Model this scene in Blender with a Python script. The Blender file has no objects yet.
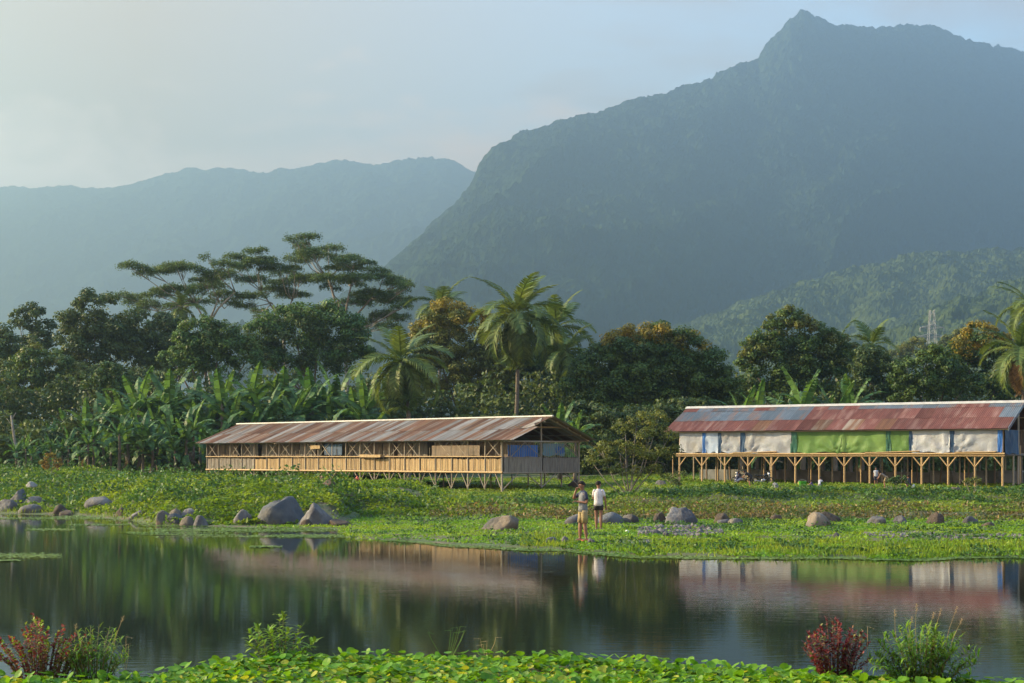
import bpy, bmesh, math, random
import numpy as np
from mathutils import Vector, Matrix
R = math.radians
sc = bpy.context.scene
COL = sc.collection
random.seed(7)
RNG = np.random.default_rng(11)

# ------------------------------------------------------------------ camera, sky, sun, exposure
F = 1600.0; HZ = 457.0; H = 2.45                    # focal length in px, horizon row, eye height above the water
cd = bpy.data.cameras.new('camera'); cam = bpy.data.objects.new('camera', cd); COL.objects.link(cam)
cam.location = (0, 0, H); cam.rotation_euler = (R(90), 0, 0)
cd.sensor_width = 36; cd.lens = 36 * F / 1024; cd.shift_y = (HZ - 341.5) / 1024
cd.clip_start = 0.1; cd.clip_end = 30000
sc.camera = cam
SUN_EL = 24.0
SUN_AZ = -10.0      # degrees towards the viewer from due left
SKY = 0.12; SUN_W = 5.0
sc.view_settings.view_transform = 'Standard'; sc.view_settings.look = 'None'
sc.view_settings.gamma = 1.0; sc.view_settings.exposure = 2.05
w = bpy.data.worlds.new('World'); sc.world = w; w.use_nodes = True
nt = w.node_tree; nt.nodes.clear()
def N(tree, t, **kw):
    n = tree.nodes.new(t)
    for k, v in kw.items():
        if k.startswith('_'): setattr(n, k[1:], v)
        else: n.inputs[k.replace('__', ' ')].default_value = v
    return n
L = nt.links.new
sky = N(nt, 'ShaderNodeTexSky', _sky_type='NISHITA')
sky.sun_disc = False; sky.sun_elevation = R(SUN_EL); sky.sun_rotation = R(-90 - SUN_AZ)
sky.dust_density = 0.5; sky.air_density = 1.35; sky.ozone_density = 2.5
tc = N(nt, 'ShaderNodeTexCoord')
mp = N(nt, 'ShaderNodeMapping'); mp.inputs['Scale'].default_value = (1.0, 1.0, 3.2)
L(tc.outputs['Generated'], mp.inputs['Vector'])
cn = N(nt, 'ShaderNodeTexNoise', Scale=2.6, Detail=7.0, Roughness=0.55, Distortion=0.4); L(mp.outputs[0], cn.inputs['Vector'])
cr = N(nt, 'ShaderNodeValToRGB'); L(cn.outputs[0], cr.inputs[0])
cr.color_ramp.elements[0].position = 0.36; cr.color_ramp.elements[0].color = (0, 0, 0, 1)
cr.color_ramp.elements[1].position = 0.66; cr.color_ramp.elements[1].color = (0.75, 0.75, 0.75, 1)
cm = N(nt, 'ShaderNodeMixRGB'); cm.inputs[2].default_value = (1.9, 1.05, .35, 1)
sx = N(nt, 'ShaderNodeSeparateXYZ'); L(tc.outputs['Generated'], sx.inputs[0])
ml = N(nt, 'ShaderNodeMapRange'); L(sx.outputs[0], ml.inputs[0])
for q_, v_ in ((1, -.22), (2, .27), (3, .95), (4, .05)): ml.inputs[q_].default_value = v_
mxx = N(nt, 'ShaderNodeMath', _operation='MAXIMUM'); L(cr.outputs[0], mxx.inputs[0]); L(ml.outputs[0], mxx.inputs[1])   # cloud bank thicker to the left
el = N(nt, 'ShaderNodeMapRange'); L(sx.outputs[2], el.inputs[0])
for q_, v_ in ((1, .33), (2, .60), (3, 1.0), (4, .0)): el.inputs[q_].default_value = v_
fd = N(nt, 'ShaderNodeMath', _operation='MULTIPLY'); L(mxx.outputs[0], fd.inputs[0]); L(el.outputs[0], fd.inputs[1])      # clearer overhead
L(fd.outputs[0], cm.inputs[0]); L(sky.outputs[0], cm.inputs[1])
mp2 = N(nt, 'ShaderNodeMapping'); mp2.inputs['Scale'].default_value = (1.0, 1.0, 2.6); L(tc.outputs['Generated'], mp2.inputs['Vector'])
c2 = N(nt, 'ShaderNodeTexNoise', Scale=7.0, Detail=8.0, Roughness=0.6, Distortion=0.3); L(mp2.outputs[0], c2.inputs['Vector'])
e2 = N(nt, 'ShaderNodeMapRange'); L(sx.outputs[2], e2.inputs[0])
for q_, v_ in ((1, .17), (2, .235), (3, .34), (4, -.10)): e2.inputs[q_].default_value = v_
a2 = N(nt, 'ShaderNodeMath', _operation='ADD'); L(c2.outputs[0], a2.inputs[0]); L(e2.outputs[0], a2.inputs[1])
r2 = N(nt, 'ShaderNodeValToRGB'); L(a2.outputs[0], r2.inputs[0]); r2.color_ramp.elements[0].position = .56; r2.color_ramp.elements[1].position = .80
cm2 = N(nt, 'ShaderNodeMixRGB'); cm2.inputs[2].default_value = (3.6, 2.4, 1.6, 1); L(r2.outputs[0], cm2.inputs[0]); L(cm.outputs[0], cm2.inputs[1])
bg = N(nt, 'ShaderNodeBackground', Strength=SKY); L(cm2.outputs[0], bg.inputs[0])
wo = N(nt, 'ShaderNodeOutputWorld'); L(bg.outputs[0], wo.inputs[0])
sd = bpy.data.lights.new('sun', 'SUN'); so = bpy.data.objects.new('sun', sd); COL.objects.link(so)
sd.energy = SUN_W; sd.angle = R(0.6); sd.color = (1.0, 0.75, 0.42)
sdir = Vector((-math.cos(R(SUN_AZ)) * math.cos(R(SUN_EL)), -math.sin(R(SUN_AZ)) * math.cos(R(SUN_EL)), math.sin(R(SUN_EL))))
so.rotation_euler = sdir.to_track_quat('Z', 'Y').to_euler()
so.location = (-60, -10, 60)
HAZE_D = 3.7e-4
sc.cycles.use_denoising = True
sc.cycles.volume_bounces = 0
sc.cycles.max_bounces = 6; sc.cycles.diffuse_bounces = 2; sc.cycles.glossy_bounces = 2
sc.cycles.transmission_bounces = 3; sc.cycles.transparent_max_bounces = 4
sc.cycles.volume_step_rate = 1.0

# ------------------------------------------------------------------ helpers
def px2w(px, py, D):
    return Vector(((px - 512) / F * D, D, H - (py - HZ) / F * D))

def tag(o, label=None, cat=None, group=None, kind=None):
    if label: o['label'] = label
    if cat: o['category'] = cat
    if group: o['group'] = group
    if kind: o['kind'] = kind
    return o

def empty(name, loc=(0, 0, 0), rz=0.0, **kw):
    o = bpy.data.objects.new(name, None); COL.objects.link(o)
    o.location = loc; o.rotation_euler = (0, 0, rz); o.empty_display_size = 0.3
    return tag(o, **kw)

def mesh_np(name, V, FA, mats, midx=None, smooth=False):
    """FA: list of int arrays (n,k) of faces (tris and quads)"""
    me = bpy.data.meshes.new(name)
    V = np.asarray(V, dtype=np.float32)
    FA = [np.asarray(f, dtype=np.int32) for f in FA if len(f)]
    me.vertices.add(len(V)); me.vertices.foreach_set('co', V.ravel())
    nl = sum(f.size for f in FA); npol = sum(len(f) for f in FA)
    me.loops.add(nl); me.polygons.add(npol)
    me.loops.foreach_set('vertex_index', np.concatenate([f.ravel() for f in FA]))
    st = []; c = 0
    for f in FA:
        st.append(c + np.arange(len(f)) * f.shape[1]); c += f.size
    me.polygons.foreach_set('loop_start', np.concatenate(st).astype(np.int32))
    if midx is not None: me.polygons.foreach_set('material_index', np.asarray(midx, dtype=np.int32))
    me.polygons.foreach_set('use_smooth', np.full(npol, smooth))
    for m in (mats if isinstance(mats, (list, tuple)) else [mats]): me.materials.append(m)
    me.update(calc_edges=True)
    return me

def link(name, me, parent=None, loc=None, rot=None):
    o = bpy.data.objects.new(name, me); COL.objects.link(o)
    if parent: o.parent = parent
    if loc is not None: o.location = loc
    if rot is not None: o.rotation_euler = rot
    return o

class MB:
    def __init__(s): s.v = []; s.f = []; s.m = []; s.cur = 0
    def add(s, vs, fs):
        b = len(s.v); s.v += [tuple(v) for v in vs]
        for f in fs: s.f.append([b + i for i in f]); s.m.append(s.cur)
        return s
    def box(s, x0, x1, y0, y1, z0, z1):
        vs = [(x, y, z) for z in (z0, z1) for y in (y0, y1) for x in (x0, x1)]
        return s.add(vs, [(0, 2, 3, 1), (4, 5, 7, 6), (0, 1, 5, 4), (2, 6, 7, 3), (0, 4, 6, 2), (1, 3, 7, 5)])
    def tube(s, pts, rad, n=6, cap=True):
        pts = [Vector(p) for p in pts]
        if not hasattr(rad, '__len__'): rad = [rad] * len(pts)
        vs = []; prev = None
        for i, p in enumerate(pts):
            t = (pts[min(i + 1, len(pts) - 1)] - pts[max(i - 1, 0)])
            if t.length < 1e-6: t = Vector((0, 0, 1))
            t.normalize()
            a = t.cross(Vector((0, 0, 1))) if abs(t.z) < 0.95 else t.cross(Vector((0, 1, 0)))
            if prev is not None:
                a = prev - t * prev.dot(t)
                if a.length < 1e-4: a = t.cross(Vector((1, 0.3, 0)))
            a.normalize(); prev = a.copy(); b = t.cross(a)
            for k in range(n):
                an = 2 * math.pi * k / n
                vs.append(p + (a * math.cos(an) + b * math.sin(an)) * rad[i])
        fs = []
        for i in range(len(pts) - 1):
            for k in range(n):
                k2 = (k + 1) % n
                fs.append((i * n + k, i * n + k2, (i + 1) * n + k2, (i + 1) * n + k))
        if cap:
            fs.append(tuple(range(n))[::-1]); fs.append(tuple((len(pts) - 1) * n + k for k in range(n)))
        return s.add(vs, fs)
    def loft(s, rings, cap=True):
        """rings: list of lists of points of equal length"""
        n = len(rings[0]); vs = [p for r in rings for p in r]; fs = []
        for i in range(len(rings) - 1):
            for k in range(n):
                k2 = (k + 1) % n
                fs.append((i * n + k, i * n + k2, (i + 1) * n + k2, (i + 1) * n + k))
        if cap:
            fs.append(tuple(range(n))[::-1]); fs.append(tuple((len(rings) - 1) * n + k for k in range(n)))
        return s.add(vs, fs)
    def mesh(s, name, mats, smooth=False):
        me = bpy.data.meshes.new(name); me.from_pydata(s.v, [], s.f)
        for m in (mats if isinstance(mats, (list, tuple)) else [mats]): me.materials.append(m)
        me.polygons.foreach_set('material_index', s.m)
        me.polygons.foreach_set('use_smooth', [smooth] * len(s.f)); me.update(); return me
    def build(s, name, mats, parent=None, smooth=False, loc=None, rot=None):
        return link(name, s.mesh(name, mats, smooth), parent, loc, rot)

def ring(c, rx, ry, n=10, tilt=None):
    out = []
    for k in range(n):
        a = 2 * math.pi * k / n
        p = Vector((rx * math.cos(a), ry * math.sin(a), 0))
        if tilt is not None: p = tilt @ p
        out.append(Vector(c) + p)
    return out

# numpy noise
_T = np.random.default_rng(5).random((256, 256))
def vn(x, y, seed=0):
    x = np.asarray(x, float) + seed * 17.3; y = np.asarray(y, float) + seed * 31.7
    ix = np.floor(x).astype(int); iy = np.floor(y).astype(int); fx = x - ix; fy = y - iy
    fx = fx * fx * (3 - 2 * fx); fy = fy * fy * (3 - 2 * fy)
    g = lambda a, b: _T[a & 255, b & 255]
    return (g(ix, iy) * (1 - fx) + g(ix + 1, iy) * fx) * (1 - fy) + (g(ix, iy + 1) * (1 - fx) + g(ix + 1, iy + 1) * fx) * fy
def fbm(x, y, oct=4, seed=0, gain=0.5):
    s = 0; a = 1; t = 0
    for o in range(oct):
        s = s + a * vn(x * 2 ** o, y * 2 ** o, seed + o); t += a; a *= gain
    return s / t

# ------------------------------------------------------------------ materials
def new_mat(name):
    m = bpy.data.materials.new(name); m.use_nodes = True; m.node_tree.nodes.clear(); return m, m.node_tree
def mix(t, f, a, b, mode='MIX'):
    n = N(t, 'ShaderNodeMixRGB', _blend_type=mode)
    for s, v in ((0, f), (1, a), (2, b)):
        if hasattr(v, 'links'): t.links.new(v, n.inputs[s])
        elif hasattr(v, '__len__'): n.inputs[s].default_value = (*v[:3], 1)
        else: n.inputs[s].default_value = v
    return n.outputs[0]
def ramp(t, src, p0, p1, c0=(0, 0, 0), c1=(1, 1, 1)):
    r = N(t, 'ShaderNodeValToRGB'); t.links.new(src, r.inputs[0])
    e = r.color_ramp.elements; e[0].position = p0; e[1].position = p1; e[0].color = (*c0, 1); e[1].color = (*c1, 1)
    return r.outputs[0]
def noise(t, scale, detail=3, coord='pos', stretch=None, rough=0.55):
    if coord == 'obj':
        oi = N(t, 'ShaderNodeObjectInfo'); sm_ = N(t, 'ShaderNodeMath', _operation='MULTIPLY'); sm_.inputs[1].default_value = 37.0; t.links.new(oi.outputs['Random'], sm_.inputs[0])
        av = N(t, 'ShaderNodeVectorMath', _operation='ADD'); t.links.new(N(t, 'ShaderNodeTexCoord').outputs['Object'], av.inputs[0]); t.links.new(sm_.outputs[0], av.inputs[1]); src = av.outputs[0]
        if stretch:
            m = N(t, 'ShaderNodeMapping'); m.inputs['Scale'].default_value = stretch; t.links.new(src, m.inputs[0]); src = m.outputs[0]
        n = N(t, 'ShaderNodeTexNoise', Scale=scale, Detail=detail, Roughness=rough); t.links.new(src, n.inputs['Vector'])
        return n.outputs[0]
    if coord == 'pos': src = N(t, 'ShaderNodeNewGeometry').outputs['Position']
    else: src = N(t, 'ShaderNodeTexCoord').outputs['Object']
    if stretch:
        m = N(t, 'ShaderNodeMapping'); m.inputs['Scale'].default_value = stretch; t.links.new(src, m.inputs[0]); src = m.outputs[0]
    n = N(t, 'ShaderNodeTexNoise', Scale=scale, Detail=detail, Roughness=rough); t.links.new(src, n.inputs['Vector'])
    return n.outputs[0]
def leaf_mat(name, c1, c2, scale=0.5, trans=0.3, c3=None, rough=0.55, isl=0.6, spec=0.3):
    m, t = new_mat(name)
    a = mix(t, ramp(t, noise(t, scale, 3), 0.35, 0.65), c1, c2)
    g = N(t, 'ShaderNodeNewGeometry')
    if c3 is not None: a = mix(t, ramp(t, g.outputs['Random Per Island'], 0.8, 0.9), a, c3)
    mu = N(t, 'ShaderNodeMapRange'); mu.inputs[3].default_value = 1 - isl * 0.6; mu.inputs[4].default_value = 1 + isl
    t.links.new(g.outputs['Random Per Island'], mu.inputs[0])
    sc_ = N(t, 'ShaderNodeVectorMath', _operation='SCALE'); t.links.new(a, sc_.inputs[0]); t.links.new(mu.outputs[0], sc_.inputs['Scale'])
    p = N(t, 'ShaderNodeBsdfPrincipled', Roughness=rough); p.inputs['Specular IOR Level'].default_value = spec
    t.links.new(sc_.outputs[0], p.inputs['Base Color'])
    tr = N(t, 'ShaderNodeBsdfTranslucent')
    yt = mix(t, 1.0, sc_.outputs[0], (1.25, 1.15, 0.5), 'MULTIPLY'); t.links.new(yt, tr.inputs[0])
    mx = N(t, 'ShaderNodeMixShader'); mx.inputs[0].default_value = trans
    t.links.new(p.outputs[0], mx.inputs[1]); t.links.new(tr.outputs[0], mx.inputs[2])
    o = N(t, 'ShaderNodeOutputMaterial'); t.links.new(mx.outputs[0], o.inputs[0]); return m
def surf_mat(name, c1, c2, scale=3.0, rough=0.8, stretch=None, bump=0.0, bscale=None, c3=None, c3pos=(0.6, 0.7), objrand=0.0, coord='obj', metallic=0.0, spec=0.4):
    m, t = new_mat(name)
    a = mix(t, ramp(t, noise(t, scale, 5, coord, stretch), 0.35, 0.65), c1, c2)
    if c3 is not None: a = mix(t, ramp(t, noise(t, scale * 0.45, 5, coord, stretch), *c3pos), a, c3)
    if objrand:
        oi = N(t, 'ShaderNodeObjectInfo'); mu = N(t, 'ShaderNodeMapRange'); mu.inputs[3].default_value = 1 - objrand; mu.inputs[4].default_value = 1 + objrand
        t.links.new(oi.outputs['Random'], mu.inputs[0])
        s_ = N(t, 'ShaderNodeVectorMath', _operation='SCALE'); t.links.new(a, s_.inputs[0]); t.links.new(mu.outputs[0], s_.inputs['Scale']); a = s_.outputs[0]
    p = N(t, 'ShaderNodeBsdfPrincipled', Roughness=rough, Metallic=metallic); p.inputs['Specular IOR Level'].default_value = spec
    t.links.new(a, p.inputs['Base Color'])
    if bump:
        b = N(t, 'ShaderNodeBump', Strength=bump, Distance=0.05); t.links.new(noise(t, bscale or scale * 4, 5, coord, stretch), b.inputs['Height']); t.links.new(b.outputs[0], p.inputs['Normal'])
    o = N(t, 'ShaderNodeOutputMaterial'); t.links.new(p.outputs[0], o.inputs[0]); return m

M = {}
M['bark'] = surf_mat('bark', (.16, .13, .10), (.09, .07, .05), 6, .9, (1, 1, .25), .6)
M['pale_bark'] = surf_mat('pale_bark', (.30, .27, .22), (.17, .15, .12), 5, .9, (1, 1, .3), .5)
M['palm_bark'] = surf_mat('palm_bark', (.16, .13, .10), (.09, .075, .055), 3, .9, (1, 1, 6), .5)
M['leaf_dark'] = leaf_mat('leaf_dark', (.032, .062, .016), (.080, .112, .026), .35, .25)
M['leaf_mid'] = leaf_mat('leaf_mid', (.040, .080, .018), (.085, .135, .026), .4, .3)
M['leaf_feathery'] = leaf_mat('leaf_feathery', (.045, .10, .022), (.085, .15, .035), .4, .35)
M['leaf_olive'] = leaf_mat('leaf_olive', (.07, .10, .020), (.14, .145, .025), .4, .3)
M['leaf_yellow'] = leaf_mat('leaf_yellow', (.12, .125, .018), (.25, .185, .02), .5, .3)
M['leaf_orange'] = leaf_mat('leaf_orange', (.24, .12, .02), (.17, .13, .02), .5, .3)
M['leaf_canopy'] = leaf_mat('leaf_canopy', (.055, .10, .028), (.10, .145, .04), .3, .25)
M['leaf_shrub'] = leaf_mat('leaf_shrub', (.09, .12, .030), (.17, .185, .045), .8, .4)
M['palm_leaf'] = leaf_mat('palm_leaf', (.06, .105, .025), (.13, .17, .035), .5, .3, isl=.4)
M['palm_dry'] = leaf_mat('palm_dry', (.28, .17, .06), (.20, .12, .05), .5, .3)
M['banana_leaf'] = leaf_mat('banana_leaf', (.040, .100, .030), (.085, .155, .045), .25, .35, rough=.5, spec=.25)
M['banana_dry'] = leaf_mat('banana_dry', (.16, .12, .07), (.10, .08, .05), .5, .2)
M['vine'] = leaf_mat('vine', (.075, .15, .010), (.20, .27, .016), .45, .45, c3=(.035, .075, .018))
M['vine_dark'] = leaf_mat('vine_dark', (.035, .085, .02), (.06, .13, .025), .4, .3)
M['meadow'] = leaf_mat('meadow', (.10, .24, .008), (.21, .31, .012), .25, .35, isl=.35)
M['weed'] = leaf_mat('weed', (.11, .085, .035), (.08, .12, .025), .8, .3, c3=(.19, .12, .06))
M['grass'] = leaf_mat('grass', (.10, .19, .014), (.21, .26, .022), .5, .35, c3=(.05, .10, .02))
M['algae'] = leaf_mat('algae', (.09, .17, .02), (.15, .21, .035), .5, .2)
M['hyacinth'] = leaf_mat('hyacinth', (.075, .21, .010), (.16, .30, .015), 2.2, .4, c3=(.26, .28, .03), rough=.5, spec=.25, isl=.45)
M['red_leaf'] = leaf_mat('red_leaf', (.26, .045, .045), (.15, .04, .035), 4, .3, c3=(.16, .16, .04))
M['dark_red_leaf'] = leaf_mat('dark_red_leaf', (.22, .022, .03), (.11, .018, .025), 4, .3, c3=(.06, .09, .02))
M['lime_leaf'] = leaf_mat('lime_leaf', (.12, .24, .02), (.20, .30, .03), 3, .4)
M['blade'] = leaf_mat('blade', (.09, .20, .02), (.15, .25, .03), 3, .4)
M['stem'] = surf_mat('stem', (.14, .16, .05), (.20, .16, .07), 8, .7)
M['red_stem'] = surf_mat('red_stem', (.16, .06, .04), (.10, .05, .03), 8, .7)
M['straw'] = surf_mat('straw', (.38, .27, .12), (.28, .2, .08), 8, .8)
M['rock'] = surf_mat('rock', (.10, .095, .095), (.17, .16, .15), 1.6, .85, None, .9, 9, (.055, .052, .055), (.46, .6), .25)
M['dark_rock'] = surf_mat('dark_rock', (.045, .052, .06), (.085, .09, .095), 1.8, .8, None, .9, 9, (.14, .125, .10), (.56, .7), .15)
M['tan_rock'] = surf_mat('tan_rock', (.21, .165, .12), (.14, .115, .085), 2, .85, None, .9, 9, (.085, .08, .072), (.50, .64), .15)
M['brown_rock'] = surf_mat('brown_rock', (.085, .06, .043), (.05, .04, .03), 2, .9, None, .9, 9, None, (.5, .6), .2)
M['bamboo'] = surf_mat('bamboo', (.44, .30, .14), (.33, .22, .10), 3, .55, (3, 3, 1), .2, None, (.22, .16, .09), (.55, .7), .18)
M['old_bamboo'] = surf_mat('old_bamboo', (.34, .29, .22), (.24, .20, .15), 3, .7, (3, 3, 1), .2, None, None, (.5, .6), .2)
M['gold_mat'] = surf_mat('gold_mat', (.40, .285, .14), (.31, .205, .09), 2.5, .7, (6, 6, .8), .3, None, (.27, .18, .09), (.52, .66), .15)
M['grey_board'] = surf_mat('grey_board', (.27, .24, .20), (.17, .145, .115), 2.5, .85, (8, 8, .7), .4, None, (.12, .10, .08), (.55, .7), .2)
M['brown_board'] = surf_mat('brown_board', (.25, .19, .13), (.16, .12, .085), 2.5, .85, (8, 8, .7), .4, None, (.10, .08, .06), (.52, .66), .2)
M['galv'] = surf_mat('galvanised', (.34, .315, .27), (.23, .205, .17), 1.2, .8, (4, .5, 1), .1, None, (.23, .13, .07), (.46, .62), .25, spec=.15)
M['rust'] = surf_mat('rusty_sheet', (.22, .11, .06), (.15, .075, .045), 1.4, .8, (4, .5, 1), .2, None, (.30, .25, .19), (.52, .70), .30, spec=.15)
M['bluegalv'] = surf_mat('blue_grey_sheet', (.135, .16, .18), (.10, .125, .145), 1.2, .55, (4, .7, 1), .1, None, (.20, .13, .10), (.50, .66), .2, spec=.15)
M['redsheet'] = surf_mat('faded_red_sheet', (.20, .078, .058), (.14, .056, .044), 1.4, .7, (4, .7, 1), .2, None, (.26, .15, .12), (.50, .66), .22, spec=.12)
M['darkred'] = surf_mat('dark_rust_sheet', (.15, .055, .042), (.11, .045, .036), 1.4, .8, (4, .7, 1), .2, None, (.20, .09, .07), (.50, .64), .22, spec=.12)
M['cap'] = surf_mat('ridge_metal', (.48, .46, .40), (.36, .34, .30), 3, .5)
M['tarp_white'] = surf_mat('dirty_white_tarp', (.40, .42, .45), (.31, .33, .36), 1.5, .6, None, .4, 6, (.24, .23, .21), (.46, .64), .15)
M['tarp_bluewhite'] = surf_mat('pale_blue_tarp', (.44, .52, .64), (.33, .42, .55), 1.5, .5, None, .15, 5)
M['tarp_blue'] = surf_mat('blue_tarp', (.03, .15, .46), (.02, .10, .33), 1.5, .5, None, .1, 5)
M['tarp_navy'] = surf_mat('navy_tarp', (.02, .07, .15), (.015, .045, .10), 1.5, .55)
M['tarp_teal'] = surf_mat('faded_teal_tarp', (.10, .24, .30), (.16, .22, .25), 1.5, .6)
M['tarp_green'] = surf_mat('green_tarp', (.095, .20, .035), (.07, .15, .03), 1.2, .55, None, .15, 5, (.17, .28, .07), (.55, .70))
M['tarp_dkgreen'] = surf_mat('dark_green_tarp', (.02, .11, .07), (.015, .08, .05), 1.5, .5)
M['concrete'] = surf_mat('old_concrete', (.26, .27, .27), (.17, .18, .18), 1.5, .9, None, .4, 8, (.09, .10, .08), (.52, .64))
M['skin'] = surf_mat('skin', (.25, .125, .08), (.21, .105, .07), 8, .5)
M['hair'] = surf_mat('black_hair', (.010, .007, .006), (.018, .012, .01), 30, .9)
def flat(name, c, rough=.7, metallic=0.0, var=.8):
    return surf_mat(name, c, tuple(x * var for x in c), 14, rough, metallic=metallic)
M['grey_shirt'] = flat('grey_cotton', (.17, .18, .20)); M['navy'] = flat('navy_cotton', (.03, .035, .07))
M['khaki'] = flat('khaki_cotton', (.33, .25, .12)); M['white_shirt'] = flat('white_cotton', (.58, .54, .55))
M['black_cloth'] = flat('black_cotton', (.025, .022, .025)); M['coral'] = flat('coral_rubber', (.75, .16, .12))
M['maroon'] = flat('maroon_cotton', (.16, .03, .035)); M['brown_cloth'] = flat('brown_cotton', (.22, .15, .10))
M['pale_cloth'] = flat('pale_grey_cotton', (.42, .43, .48)); M['purple'] = flat('purple_cotton', (.06, .04, .16))
M['black_metal'] = flat('black_paint', (.02, .02, .025), .35); M['tyre'] = flat('tyre_rubber', (.02, .02, .02), .9)
M['chrome'] = flat('steel', (.5, .5, .5), .3, .8); M['plastic_green'] = flat('green_plastic', (.10, .45, .06), .4)
M['plastic_teal'] = flat('turquoise_plastic', (.04, .32, .30), .4); M['white_plastic'] = flat('white_plastic', (.7, .7, .66), .5)
M['yellow_plastic'] = flat('yellow_plastic', (.65, .55, .15), .5)
M['sackcloth'] = flat('grey_sackcloth', (.20, .20, .19))
M['eye'] = flat('eye_dark', (.01, .008, .006), .2)
M['pylon'] = flat('galvanised_lattice', (.30, .31, .32), .6, .1)

# ------------------------------------------------------------------ terrain
def interp(px, tab): return np.interp(px, [a for a, b in tab], [b for a, b in tab])
SHORE = [(-500, 76), (0, 69), (60, 67), (100, 64), (130, 61), (165, 56.5), (335, 54.5), (348, 47.5), (450, 44.6), (560, 43), (640, 39.8), (1024, 38.8), (1600, 38)]
RISE = [(-500, 80), (0, 71), (100, 67), (130, 62.5), (165, 57), (335, 56), (352, 61.5), (450, 62), (520, 60.5), (640, 60), (1024, 59)]
def prof(t, tab): return np.interp(t, [a for a, b in tab], [b for a, b in tab])
def terrain(x, y):
    x = np.asarray(x, float); y = np.asarray(y, float)
    yy = np.maximum(y, 1.0); px = 512 + F * x / yy
    wob = (fbm(x * .25, y * .25, 3, 3) - .5)
    sh = interp(px, SHORE) + wob * 3.0
    ri = interp(px, RISE) + (fbm(x * .2, y * .2, 3, 8) - .5) * 3.0
    s = y - sh; t = y - ri
    bed = -0.02 + np.clip(s, -6, 0) * 0.16
    flat_ = 0.02 + np.clip(s, 0, 25) * 0.0045
    pl = prof(t, [(0, .0), (2.5, .45), (6, .80), (11, 1.0), (18, .80), (28, .78), (45, 1.0), (60, 1.3), (100, 2)])
    pm = prof(t, [(0, .0), (8, .28), (16, .50), (22, .62), (40, .88), (60, 1.3), (100, 2)])
    pr = prof(t, [(0, .0), (3, .22), (8, .38), (9.3, .68), (11, .74), (14, .90), (25, .98), (60, 1.3), (100, 2)])
    pf = prof(t, [(0, .05), (6, .42), (16, .9), (30, 1.3), (60, 1.6), (100, 2)])
    wl = np.interp(px, [90, 150, 400, 440], [0, 1, 1, 0]); wf = np.interp(px, [90, 150], [1, 0])
    wr = np.interp(px, [575, 640], [0, 1]); wm = np.clip(1 - wl - wf - wr, 0, 1)
    rise = pl * wl + pf * wf + pr * wr + pm * wm
    z = np.where(s < 0, bed, flat_ + np.where(t > 0, rise, 0))
    hum = (fbm(x * .42, y * .34, 4, 21) - .5) * 1.25
    amp = np.clip(t / 6, 0, 1) * np.interp(px, [0, 420, 480, 600, 700], [.85, .85, .35, .30, .32]) * np.interp(y, [66, 74, 120, 200], [1, np.nan_to_num(.6), .6, 1.0])
    z = z + hum * amp + np.where(s > 0, 1, 0) * (fbm(x * 2.2, y * 2.2, 2, 5) - .5) * .05
    z = z + np.clip(y - 118, 0, 600) * 0.018 + np.clip(y - 700, 0, 1e5) * 0.004
    # camera bank in the foreground
    edge = interp(px, [(-400, 15.5), (0, 17.6), (150, 17.6), (235, 18.8), (450, 18.9), (560, 18.7), (700, 17.9), (800, 17.2), (1024, 17.0), (1500, 16.8)])
    e = edge - y
    near = np.where(e > -1.2, np.clip(e * .25, -.5, .06) + np.clip(e - 4, 0, 12) * 0.05, -9)
    side = np.clip((np.abs(x) - 380) * .02, 0, 1.5) - 0.0
    z = np.where(y < 26, np.maximum(z, near), z)
    z = np.where(np.abs(x) > 380, np.maximum(z, side), z)
    return z
def tz(x, y): return float(terrain(np.array([x]), np.array([y]))[0])
_DS = np.arange(30, 200, 0.12)
def ground_hit(px, py):
    zz = H - (py - HZ) / F * _DS; hit = np.nonzero(zz <= terrain((px - 512) / F * _DS, _DS))[0]
    return px2w(px, py, float(_DS[hit[0]] if len(hit) else 200))
def on_ground(px, D):
    x = (px - 512) / F * D; return Vector((x, D, tz(x, D)))

def grid_mesh(name, xs, ys, zf, mat, smooth=True):
    X, Y = np.meshgrid(xs, ys); Z = zf(X.ravel(), Y.ravel())
    V = np.stack([X.ravel(), Y.ravel(), Z], 1); nx = len(xs); ny = len(ys)
    i = np.arange(nx - 1)[None, :] + nx * np.arange(ny - 1)[:, None]; i = i.ravel()
    return mesh_np(name, V, [np.stack([i, i + 1, i + 1 + nx, i + nx], 1)], mat, smooth=smooth)

m, t = new_mat('ground')
a = mix(t, ramp(t, noise(t, .35, 4), .4, .6), (.075, .085, .025), (.05, .085, .02))
a = mix(t, ramp(t, noise(t, 1.2, 5), .50, .66), a, (.11, .085, .05))
p = N(t, 'ShaderNodeBsdfPrincipled', Roughness=.95); t.links.new(a, p.inputs['Base Color'])
b = N(t, 'ShaderNodeBump', Strength=.6, Distance=.1); t.links.new(noise(t, 6, 5), b.inputs['Height']); t.links.new(b.outputs[0], p.inputs['Normal'])
o = N(t, 'ShaderNodeOutputMaterial'); t.links.new(p.outputs[0], o.inputs[0]); M['ground'] = m
xs = np.concatenate([[-4700, -2500, -1200, -700, -500, -420, -380, -300, -220, -160, -120, -95, -80], np.arange(-66, 66, .42), [80, 95, 120, 160, 220, 300, 380, 420, 500, 700, 1200, 2500, 4700]])
ys = np.concatenate([[-60, -30, -10, 0, 5], np.arange(9, 20, .5), np.arange(21, 36, 1.5), np.arange(36, 122, .42), np.arange(123, 180, 2), np.arange(185, 300, 10), [330, 400, 500, 700, 1000, 1500, 2300, 3500, 5000, 5900]])
g = link('ground', grid_mesh('ground', xs, ys, terrain, M['ground'])); tag(g, kind='structure')

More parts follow.
